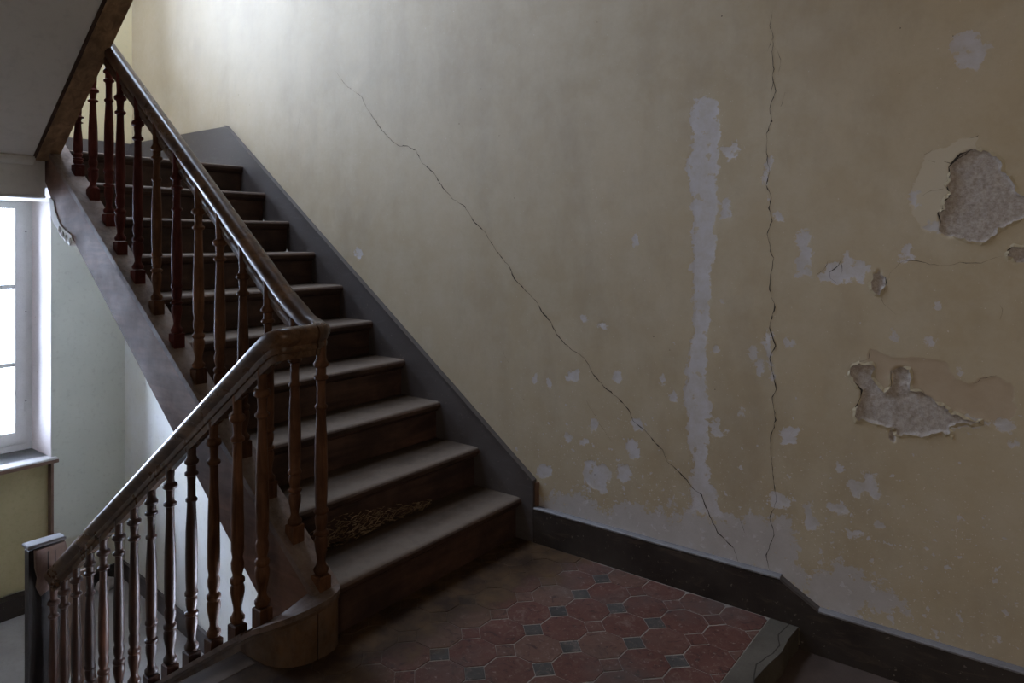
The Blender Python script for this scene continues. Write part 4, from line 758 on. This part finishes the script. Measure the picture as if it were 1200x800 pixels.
# ---- skirtings
SL = 0.7305
mb = MB()
top = lambda x: 0.335 + SL*(x-0.035)
xt = 2.412
mb.prism([(-0.066, -0.003), (-0.066, top(-0.066)), (xt, top(xt)), (xt, 1.70), (2.30, 1.70), (0.06, -0.003)], -0.012, 0.026)
trim_1 = struct('trim_1', mb, M['skirt'])
# bead along the top of the stair skirting
mb = MB().prism([(-0.066, top(-0.066)), (xt, top(xt)), (xt+0.004, top(xt)+0.008), (-0.066, top(-0.066)+0.009)], -0.012, 0.030)
mb.build('bead', M['skirt'], trim_1)
zt = top(xt)
mb = MB().box(xt, XE-0.02, -0.012, 0.026, ZU, zt).box(XE-0.024, XE, 0.026, WY, ZU, zt)
struct('trim_2', mb, M['skirt'])
# baseboard beside the landing, stepping down with the floor
hb, hl, ht = 0.152, 0.077, 0.026
mb = MB().prism([(-0.068, -0.003), (-0.068, hb-0.008), (-1.125, hb-0.012), (-1.247, hl-0.006), (-4.2, hl-0.008), (-4.2, -0.08), (-1.19, -0.08), (-1.19, -0.003)], -0.012, ht)
bb = struct('baseboard_right', mb, M['base'])
for a, b in (((-0.068, hb), (-1.125, hb-0.004)), ((-1.251, hl), (-4.2, hl-0.002))):
    mb = MB().prism([(-0.012, a[1]-0.008), (ht+0.001, a[1]-0.008), (ht+0.001, a[1]-0.003), (ht-0.005, a[1]+0.002), (-0.012, a[1]+0.002)], a[0], b[0], 'x')
    mb.build('ledge', M['ledge'], bb)
mb = MB().prism([(-1.125, hb-0.012), (-1.125, hb-0.003), (-1.251, hl+0.002), (-1.247, hl-0.006)], -0.012, ht); mb.build('sloping_ledge', M['skirt'], bb)
mb = MB().box(-0.082, -0.066, -0.01, 0.012, 0.155, top(-0.066)-0.002); mb.build('skirting_end', M['brown_edge'], bb)
# lower half landing
mb = MB().box(XE-0.02, XE+0.056, 0.06, WY, ZL, ZL+0.132); struct('baseboard_end', mb, M['base'])
mb = MB().prism([(XE-0.02, 0.052), (2.29, 0.20), (0.9, 0.215), (0.9, 0.235), (2.29, 0.222), (XE-0.02, 0.074)], ZL, ZL+0.125, 'z'); struct('baseboard_lower', mb, M['skirt'])

# ---- windows
sky_l = empty('window_top_fill', (2.3, 1.0, 5.35), kind='structure')  # unseen skylight, added to bring top light onto wall and treads
sx0, sx1, sy0, sy1 = 1.4, 3.2, 0.4, 1.6
MB().box(sx0, sx0+.06, sy0, sy1, 5.30, 5.40).box(sx1-.06, sx1, sy0, sy1, 5.30, 5.40).box(sx0+.06, sx1-.06, sy0, sy0+.06, 5.30, 5.40).box(sx0+.06, sx1-.06, sy1-.06, sy1, 5.30, 5.40).build('fill_skylight_frame', M['window'], sky_l)
pw = (sx1-sx0-.12)/3
for k in range(3):
    xa = sx0+.06+pw*k
    if k: MB().box(xa-0.015, xa+0.015, sy0+.06, sy1-.06, 5.31, 5.39).build('glazing_bar', M['window'], sky_l)
    MB().box(xa+0.014, xa+pw-0.014, sy0+.05, sy1-.05, 5.35, 5.354).build('pane', M['glass'], sky_l)  # panes of the added fill skylight
hall_w = empty('window_hall_fill', (-2.9, 4.3, 0.9), kind='structure')  # unseen window behind the camera, added as fill for the right side
MB().box(-3.45, -3.39, 4.3, 4.38, 0.9, 2.5).box(-2.41, -2.35, 4.3, 4.38, 0.9, 2.5).box(-3.39, -2.41, 4.3, 4.38, 0.9, 0.96).box(-3.39, -2.41, 4.3, 4.38, 2.44, 2.5).box(-2.93, -2.87, 4.3, 4.38, 0.96, 2.44).build('window_frame', M['window'], hall_w)  # frame of the added fill window
for xa in (-3.39, -2.87):
    MB().box(xa, xa+0.46, 4.33, 4.334, 0.96, 2.44).build('pane', M['fill_glass'], hall_w)  # panes of the added fill window

def window(name, z0, z1, gl, W1):
    """two casements of three panes, in a deep reveal"""
    root = empty(name, (T0+0.36, (W0+W1)/2, z0), kind='structure')
    fx0, fx1 = T0+0.36, T0+0.42
    f = MB()
    fr = 0.045
    f.box(fx0, fx1, W0, W0+fr, z0, z1, .004).box(fx0, fx1, W1-fr, W1, z0, z1, .004).box(fx0, fx1, W0+fr, W1-fr, z1-0.05, z1, .004).box(fx0, fx1, W0+fr, W1-fr, z0, z0+0.05, .004)
    f.build('window_frame', M['window'], root)
    ym = (W0+W1)/2
    for side, (a, b) in enumerate(((W0+fr, ym), (ym, W1-fr))):
        st = 0.07
        s = MB(); x0, x1 = fx0-0.012, fx1-0.012
        lo, hi = z0+0.052, z1-0.052
        s.box(x0, x1, a+.002, a+st, lo, hi, .004).box(x0, x1, b-st, b-.002, lo, hi, .004)
        s.box(x0, x1, a+st, b-st, hi-0.05, hi, .004).box(x0, x1, a+st, b-st, lo, lo+0.09, .004)
        sash = s.build('casement', M['window'], root)
        p0, p1 = lo+0.09, hi-0.05
        bars = [p0+(p1-p0)*k for k in (0.302, 0.652)]
        for zb in bars:
            MB().box(x0+.008, x1-.008, a+st, b-st, zb-0.016, zb+0.016, .004).build('glazing_bar', M['window'], sash)
        lev = [p0]+bars+[p1]
        for q0, q1 in zip(lev[:-1], lev[1:]):
            MB().box(x0+0.026, x0+0.03, a+st-.004, b-st+.004, q0+0.010, q1-0.010).build('pane', gl, sash)
        hy = a+0.004 if side == 0 else b-0.004
        for zh in (z0+0.33, (z0+z1)/2+0.05, z1-0.3):
            MB().box(fx0-0.018, fx0-0.010, hy-0.009, hy+0.009, zh-0.045, zh+0.045, .003).build('hinge', M['window'], sash)
            MB().box(fx0-0.021, fx0-0.018, hy-0.004, hy+0.004, zh+0.028, zh+0.036).build('hinge_pin', M['iron'], sash)
    MB().box(T0-0.045, fx0+0.01, W0-0.03, W1+0.03, z0-0.032, z0+0.0, .006).build('window_sill', M['sill'], root)
    MB().box(T0-0.047, T0-0.040, W0-0.03, W1+0.03, z0-0.036, z0-0.012, .002).build('sill_edge', M['brown_edge'], root)
    return root
window('window_1', LZ0, LZ1, M['clear_glass'], W1)
window('window_2', UZ0, UZ1, M['glass'], W2)

# ------------------------------------------------------------------ rising flight
up = empty('staircase', (0, 0.55, 0), 'dark worn wooden staircase rising along the peeling ochre wall', 'staircase')
YI, YO = 1.035, 1.13          # inner and outer face of the outer string
rr = random.Random(2)
for k in range(10):
    x0, z = k*G, (k+1)*H
    x1 = x0 + G + 0.05
    th = 0.034
    r = 0.012
    prof = [(x0+0.006, z-th), (x0, z-th+0.008), (x0-0.002, z-0.016), (x0+0.002, z-0.006), (x0+0.010, z-0.001), (x0+0.022, z), (x1, z), (x1, z-th)]
    if k == 9: prof = [(a if a < x1 else 9*G+0.12, b) for a, b in prof]
    # the nosing is hollowed by wear: three sections across the width
    mb = MB(); ysec = [0.0265, 0.25, 0.45, 0.65, 0.85, YI-0.001]
    dip = [0, -0.002, -0.004, -0.004, -0.002, 0] if k < 9 else [0]*6
    n = len(prof)
    for y, d in zip(ysec, dip):
        for m_, (a, b) in enumerate(prof):
            mb.v.append((a + (0.003 if 0 < m_ < 5 and d else 0)*(-d/0.004), y, b + (d if 2 < m_ < 6 else 0)))
    for s in range(len(ysec)-1):
        for q in range(n):
            a = s*n+q; b = s*n+(q+1) % n
            mb.f.append((a, b, b+n, a+n))
    mb.f.append(tuple(range(n))); mb.f.append(tuple(reversed(range((len(ysec)-1)*n, len(ysec)*n))))
    t = mb.build('tread', M['tread'], up, 35)
    t.data.materials.append(M['nosing'])
    for p in t.data.polygons:
        if p.normal.z < 0.6: p.material_index = 1
    mb = MB().box(x0+0.028, x0+0.05, 0.0265, YI-0.001, z-H + (0.001 if k else -0.003), z-th)
    ris = mb.build('riser', M['riser'], up)
    mb = MB().prism([(x0+0.028, z-th), (x0+0.012, z-th), (x0+0.016, z-th-0.010), (x0+0.028, z-th-0.018)], 0.0265, YI-0.001)
    mb.build('scotia', M['riser'], ris)
# closed outer string with a sloping cap
cz = lambda x: H + H/G*x + 0.006
XT = 2.34
low = lambda x: 0.554 + 0.796*(x-0.914)
mb = MB().prism([(0.03, 0.0), (0.03, cz(0.03)-0.034), (XT, cz(XT)-0.034), (XT, 1.747), (2.165, 1.545), (2.15, 1.47), (1.88, low(1.88)), (0.26, low(0.26)), (0.22, -0.19), (0.10, -0.19)], YI+0.008, YO-0.006)
mb.build('outer_string', M['string'], up)
mb = MB().prism([(0.0, cz(0.0)-0.03), (0.0, cz(0)), (XT, cz(XT)), (XT, cz(XT)-0.03)], YI-0.004, YO+0.001)
mb.build('string_cap', M['cap'], up)
mb = MB().prism([(0.02, cz(0.02)-0.036), (0.02, cz(0.02)-0.029), (XT, cz(XT)-0.029), (XT, cz(XT)-0.036)], YI+0.02, YO-0.012)
mb.build('groove', M['newel'], up)
# boarded underside of the flight
mb = MB().prism([(0.30, low(0.30)+0.03), (2.2, low(2.2)-0.02), (2.2, low(2.2)), (0.30, low(0.30)+0.05)], 0.03, YI+0.01)
mb.build('underside_boarding', M['riser'], up)

# carved corbel where the string dies under the half landing
cb = empty('corbel', (2.02, 1.10, 1.37), 'small carved pale corbel under the top end of the sloping stair string', 'corbel')
pts = [(2.155, 1.535), (2.12, 1.525), (2.10, 1.47), (2.03, 1.40), (1.95, 1.365), (1.90, 1.35), (1.885, 1.325), (1.92, 1.305), (1.965, 1.315), (2.0, 1.335), (2.04, 1.35), (2.07, 1.385), (2.11, 1.405), (2.15, 1.45), (2.175, 1.54)]
MB().prism(pts, 1.05, 1.128).build('corbel_body', M['beam'], cb)
for (x, z, r) in ((1.915, 1.318, 0.022), (1.965, 1.335, 0.02), (2.005, 1.355, 0.02), (2.045, 1.378, 0.019)):
    prof = [(r*0.3, -0.044), (r*0.85, -0.04), (r, -0.03), (r, 0.03), (r*0.85, 0.04), (r*0.3, 0.044)]
    o = link('carved_roll', lathe(prof, 12, M['beam'], 'carved_roll'), cb, (x, 1.09, z))
    o.rotation_euler = (math.radians(90), 0, 0)

# splintered lath and straw-like rubbish lodged at the second riser
mb = MB(); rs_ = random.Random(21)
for k in range(420):
    y = 0.32 + (1.0-0.32)*rs_.random()**0.8
    hgt = 0.10*(1-abs(y-0.8)/0.6)
    z = H + 0.004 + max(0.01, hgt)*rs_.random()**1.4
    x = G + 0.020 - rs_.random()*0.035*(1-(z-H)/0.12)
    L = rs_.uniform(0.010, 0.035); w = rs_.uniform(0.0008, 0.002)
    a = rs_.uniform(-0.7, 0.5); b = rs_.uniform(-0.3, 0.3)
    d = Vector((math.sin(b)*0.3, math.cos(a), math.sin(a)))*L
    p = Vector((x, y, z)); s = Vector((0, -math.sin(a), math.cos(a)))*w
    if p.z+d.z < H+0.002: d.z = abs(d.z)
    e_ = Vector((w, 0, 0))
    q = [p-s, p+s, p+d+s*0.3, p+d-s*0.3]
    i = len(mb.v); mb.v += [tuple(t_) for t_ in q] + [tuple(p-e_), tuple(p+d-e_)]
    mb.f += [(i, i+1, i+2, i+3), (i, i+4, i+5, i+3), (i+1, i+4, i+5, i+2)]
o = mb.build('splintered_lath', M['splinter'], up); tag(o, kind='stuff')

# curved wooden curb that joins both strings at the landing
cu = empty('stair_curb', (0.02, 1.15, 0), 'rounded brown wooden curb at the foot of the rising stairs', 'curb')
outl = [(0.20, 1.268), (0.13, 1.268), (0.07, 1.264), (0.03, 1.25), (-0.005, 1.225), (-0.028, 1.188), (-0.040, 1.15), (-0.042, 1.115), (-0.036, 1.08), (-0.02, 1.052), (0.005, 1.037), (0.03, 1.034)]
innl = [(0.20, 1.185), (0.13, 1.185), (0.09, 1.18), (0.07, 1.17), (0.055, 1.155), (0.045, 1.14), (0.04, 1.13), (0.04, 1.12), (0.04, 1.10), (0.04, 1.085), (0.04, 1.07), (0.04, 1.06)]
ztop = [0.045, 0.092, 0.122, 0.142, 0.158, 0.170, 0.177, 0.182, 0.184, 0.185, 0.186, 0.186]
zbot = [-0.12, -0.12, -0.004, -0.003, -0.003, -0.003, -0.003, -0.003, -0.003, -0.003, -0.003, -0.003]
def curb(i0, i1, name, mat, grow, dt, hgt=None):
    m = MB(); ids = []
    for i in range(i0, i1+1):
        o_, n_ = Vector(outl[i]), Vector(innl[i])
        d = (o_-n_).normalized()*grow
        o2 = o_ + d
        zt_ = ztop[i]+dt; zb = zt_-hgt if hgt else zbot[i]
        ids.append(len(m.v))
        m.v += [(o2.x, o2.y, zb), (o2.x, o2.y, zt_), (n_.x, n_.y, zt_), (n_.x, n_.y, zb)]
    for a, b in zip(ids[:-1], ids[1:]):
        for k in range(4): m.f.append((a+k, a+(k+1) % 4, b+(k+1) % 4, b+k))
    m.f.append((ids[0], ids[0]+3, ids[0]+2, ids[0]+1)); m.f.append(tuple(ids[-1]+k for k in range(4)))
    return m.build(name, mat, cu, 30)
curb(0, 6, 'curb_front', M['block'], 0.0, -0.02)
# the end piece starts after an open joint
sh = outl[6]
outl[6] = (-0.0406, 1.146)
curb(6, 11, 'curb_end', M['block'], 0.0, -0.02)
outl[6] = sh
curb(0, 11, 'curb_moulding', M['cap'], 0.007, 0.0, 0.018)
curb(0, 11, 'curb_bead', M['block'], 0.003, -0.020, 0.010)

# ------------------------------------------------------------------ balusters and handrails
PROF_A = [(0.0205,0.045),(0.0243,0.052),(0.0243,0.060),(0.0190,0.066),(0.0135,0.078),(0.0145,0.092),(0.0195,0.115),(0.0233,0.135),(0.0233,0.150),(0.0190,0.160),(0.0238,0.166),(0.0238,0.176),(0.0170,0.182),(0.0155,0.188),(0.0205,0.205),(0.0212,0.225),(0.0185,0.232),(0.0168,0.240),(0.0208,0.262),(0.0212,0.34),(0.0198,0.43),(0.0162,0.52),(0.0148,0.575),(0.0150,0.588),(0.0233,0.594),(0.0233,0.602),(0.0155,0.608),(0.0140,0.618),(0.0155,0.636),(0.0165,0.648),(0.0258,0.654),(0.0268,0.662),(0.0243,0.670),(0.0160,0.675),(0.0150,0.69),(0.0165,0.72),(0.0170,0.78)]
PROF_B = [(0.0205,0.045),(0.0243,0.052),(0.0243,0.060),(0.0170,0.068),(0.0135,0.082),(0.0155,0.100),(0.0205,0.125),(0.0210,0.145),(0.0170,0.158),(0.0236,0.163),(0.0236,0.170),(0.0155,0.176),(0.0195,0.195),(0.0205,0.215),(0.0170,0.222),(0.0233,0.228),(0.0233,0.236),(0.0188,0.243),(0.0205,0.28),(0.0212,0.36),(0.0200,0.44),(0.0165,0.50),(0.0150,0.535),(0.0205,0.540),(0.0205,0.547),(0.0145,0.553),(0.0140,0.60),(0.0155,0.622),(0.0233,0.627),(0.0233,0.635),(0.0165,0.640),(0.0160,0.66),(0.0243,0.666),(0.0253,0.674),(0.0190,0.682),(0.0160,0.69),(0.0170,0.78)]
bal_mesh = {}
for nm, pf in (('a', PROF_A), ('b', PROF_B)):
    for mt in ('baluster', 'baluster_red', 'baluster_shaded'):
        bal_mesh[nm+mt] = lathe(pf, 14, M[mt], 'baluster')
blk = {}
for mt in ('baluster', 'baluster_red', 'baluster_shaded'):
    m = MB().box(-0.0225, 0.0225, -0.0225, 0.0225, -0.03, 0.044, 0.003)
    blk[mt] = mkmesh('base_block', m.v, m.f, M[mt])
def baluster(parent, x, y, zb, zt, style, mt, rot=0.0):
    s = (zt-zb)/0.735
    o = link('baluster', bal_mesh[style+mt], parent, (x, y, zb))
    o.scale = (1, 1, s); o.rotation_euler = (0, 0, rot)
    b = bpy.data.objects.new('base_block', blk[mt]); col.objects.link(b)
    b.parent = o; b.scale = (1, 1, 1/s*1.0)
    return o

RAILP = [(-0.014,-0.102),(0.014,-0.102),(0.015,-0.082),(0.020,-0.080),(0.0225,-0.068),(0.020,-0.060),(0.024,-0.052),(0.030,-0.040),(0.032,-0.026),(0.028,-0.012),(0.017,-0.003),(0.0,0.0),(-0.017,-0.003),(-0.028,-0.012),(-0.032,-0.026),(-0.030,-0.040),(-0.024,-0.052),(-0.020,-0.060),(-0.0225,-0.068),(-0.020,-0.080),(-0.015,-0.082)]
YU, YD = 1.070, 1.232
rz = lambda x: 1.322 + 0.79*(x-0.439)
dz_ = lambda x: 0.948 - 0.715*(x-0.221)
up_b = empty('balustrade', (0.9, YU, 0.8), 'turned brown baluster railing climbing beside the rising stairs', 'railing', 'stair railings')
path = [(1.64, YU, rz(1.64)), (1.0, YU, rz(1.0)), (0.4, YU, rz(0.4)), (0.26, YU, rz(0.26)), (0.20, YU, rz(0.20)+0.004), (0.15, YU, rz(0.15)+0.012), (0.11, YU, 1.076), (0.08, YU, 1.064), (0.055, YU+0.003, 1.058), (0.035, YU+0.012, 1.055), (0.025, YU+0.028, 1.054), (0.022, YU+0.05, 1.053)]
sweep('handrail', path, RAILP, M['rail'], up_b)
UX = [0.022, 0.173, 0.33, 0.487, 0.645, 0.802, 0.972, 1.142, 1.312, 1.482, 1.66, 1.835, 2.01]
rb = random.Random(4)
for i, x in enumerate(UX):
    zt_ = (rz(x) if x > 0.12 else 1.066) - (0.098 if x > 0.12 else 0.078)
    zt_ = min(zt_, 1.732-0.778*(x-2.194)+0.10) if x > 1.5 else zt_
    zb = cz(x) if x > 0.03 else 0.186
    red = i in (6, 9, 10, 11, 12) or i == 8
    baluster(up_b, x, (1.056 if x > 1.6 else YU+0.012) if i else YU+0.018, zb, zt_, 'ab'[rb.random() < 0.4], 'baluster_red' if red else 'baluster', rb.uniform(0, 6.3)*0)

dn_b = empty('balustrade', (1.0, YD, -0.4), 'turned brown baluster railing running down to the lower landing window', 'railing', 'stair railings')
path = [(0.022, YU+0.052, 1.053), (0.022, YU+0.09, 1.052), (0.025, YD-0.028, 1.051), (0.035, YD-0.012, 1.050), (0.055, YD-0.003, 1.046), (0.085, YD, 1.036), (0.12, YD, dz_(0.12)-0.002), (0.165, YD, dz_(0.165)), (0.25, YD, dz_(0.25)), (0.6, YD, dz_(0.6)), (1.2, YD, dz_(1.2)), (1.80, YD, dz_(1.80)), (1.835, YD, dz_(1.835)+0.002), (1.855, YD, dz_(1.855)+0.004)]
sweep('handrail', path, RAILP, M['rail'], dn_b)
bz = lambda x: 0.004 - 0.658*(x-0.277)
DX = [0.134, 0.277, 0.425, 0.574, 0.728, 0.873, 1.014, 1.148, 1.29, 1.424, 1.566, 1.697, 1.82]
for i, x in enumerate(DX):
    baluster(dn_b, x, YD, bz(x) + (0.006 if x < 0.2 else 0), dz_(x)-0.096, 'ab'[rb.random() < 0.35], 'baluster_shaded' if i > 2 else 'baluster')

# ------------------------------------------------------------------ falling flight
dn = empty('staircase', (1.0, 1.8, ZL), 'dark wooden flight descending left of the curb towards the lower window', 'staircase')
for j in range(0, 7):
    x0 = 0.195 + j*GD; z = -j*HD
    if j == 0:
        MB().box(0.10, 0.195, 1.272, WY-0.002, -0.034, 0.0, .004).build('landing_nosing', M['tread'], dn)
    else:
        MB().box(x0-GD-0.0, x0+0.0, 1.272, WY-0.002, z-0.034, z, .005).build('tread', M['tread'], dn)
    zb = -(j+1)*HD
    MB().box(x0-0.05, x0-0.03, 1.272, WY-0.002, max(zb, ZL)+0.001, z-0.034).build('riser', M['riser'], dn)
mb = MB().prism([(0.18, bz(0.18)-0.004), (1.884, bz(1.884)-0.004), (1.884, ZL), (1.60, ZL), (0.18, bz(0.18)-0.30)], 1.195, 1.266)
mb.build('outer_string', M['block'], dn)
mb = MB().prism([(0.19, bz(0.19)-0.018), (0.19, bz(0.19)+0.0), (1.884, bz(1.884)), (1.884, bz(1.884)-0.018)], 1.187, 1.2745)
mb.build('string_cap', M['cap'], dn)
mb = MB().prism([(0.19, bz(0.19)-0.030), (0.19, bz(0.19)-0.020), (1.884, bz(1.884)-0.020), (1.884, bz(1.884)-0.030)], 1.20, 1.271)
mb.build('string_bead', M['block'], dn)
mb = MB().prism([(0.2, -0.40), (1.5, -1.25), (1.72, -1.25), (0.2, -0.25)], 1.27, WY-0.002)
mb.build('underside', M['riser'], dn)

# newel post at the bottom of the falling railing
nw = empty('newel_post', (1.94, 1.245, ZL), 'dark square newel post with a split raw-wood top at the railing foot', 'post')
MB().box(1.885, 1.935, 1.168, 1.312, ZL, -0.115, .004).build('shaft', M['newel'], nw)
MB().box(1.872, 1.945, 1.160, 1.320, -0.108, -0.090, .004).build('cap_board', M['ledge'], nw)
mb = MB().prism([(1.292, -0.118), (1.165, -0.113), (1.150, -0.175), (1.175, -0.23), (1.20, -0.30), (1.268, -0.335), (1.285, -0.29), (1.279, -0.25), (1.290, -0.20)], 1.868, 1.886, 'x')
mb.build('split_face', M['split'], nw)
MB().box(1.8665, 1.8685, 1.236, 1.240, -0.29, -0.135).build('split_line', M['newel'], nw)
MB().box(1.8665, 1.8685, 1.206, 1.209, -0.25, -0.140).build('split_line', M['newel'], nw)

# ------------------------------------------------------------------ flight overhead
ov = empty('staircase', (2.2, 1.7, 1.73), 'next flight seen from below, with grey plaster soffit and brown string', 'staircase')
sof = lambda x: 1.732 - 0.778*(x-2.194)
mb = MB().prism([(2.20, sof(2.20)+0.012), (0.0, sof(0.0)+0.012), (0.0, sof(0.0)+0.20), (2.20, sof(2.2)+0.20)], 1.182, WY-0.002)
mb.build('soffit', M['plaster_grey'], ov)
for a, b in ((2.197, 1.80), (1.798, 0.02)):
    mb = MB().prism([(a, sof(a)), (b, sof(b)), (b, sof(b)+0.34), (a, sof(a)+0.34)], 1.084, 1.180)
    mb.build('outer_string', M['ostring'], ov)
mb = MB().prism([(2.19, sof(2.19)+0.004), (0.02, sof(0.02)+0.004), (0.02, sof(0.02)+0.02), (2.19, sof(2.19)+0.02)], 1.180, 1.194)
mb.build('bead', M['riser'], ov)
for k in range(9):
    x = 2.2 - k*0.2445; z = 1.8+k*0.19
    MB().box(x-0.2445, x+0.03, 1.19, WY-0.002, z+0.19-0.03, z+0.19, .004).build('tread', M['riser'], ov)
    MB().box(x-0.02, x, 1.19, WY-0.002, z+0.02, z+0.16).build('riser', M['riser'], ov)

# ------------------------------------------------------------------ things left on the lower landing
import bmesh
bm = bmesh.new(); bmesh.ops.create_icosphere(bm, subdivisions=3, radius=1)
rl = random.Random(9)
for v in bm.verts:
    n = 1 + 0.10*math.sin(5*v.co.x+1)*math.cos(4*v.co.z) + rl.uniform(-.03, .03)
    v.co = Vector((v.co.x*0.035*n, v.co.y*0.072*n, v.co.z*0.052*n))
me_ = bpy.data.meshes.new('rubble'); bm.to_mesh(me_); bm.free(); setmat(me_, M['rubble'])
for p in me_.polygons: p.use_smooth = True
o = link('plaster_lump', me_, None, (3.66, 0.24, ZL+0.050))
tag(o, 'pale rounded lump of rubble by the baseboard in the lower landing corner', 'rubble')
pl = MB()
for (x, y, z) in ((2.43, 0.855, ZL), (2.30, 0.965, -0.46)):
    pl.v += [(x-0.012, y-0.06, z), (x+0.012, y-0.06, z), (x+0.012, y+0.06, z), (x-0.012, y+0.06, z)]
pl.f = [(0, 3, 2, 1), (4, 5, 6, 7), (0, 1, 5, 4), (1, 2, 6, 5), (2, 3, 7, 6), (3, 0, 4, 7)]
o = pl.build('plank', M['plank'])
tag(o, 'brown wooden plank standing behind the lower balusters', 'plank')
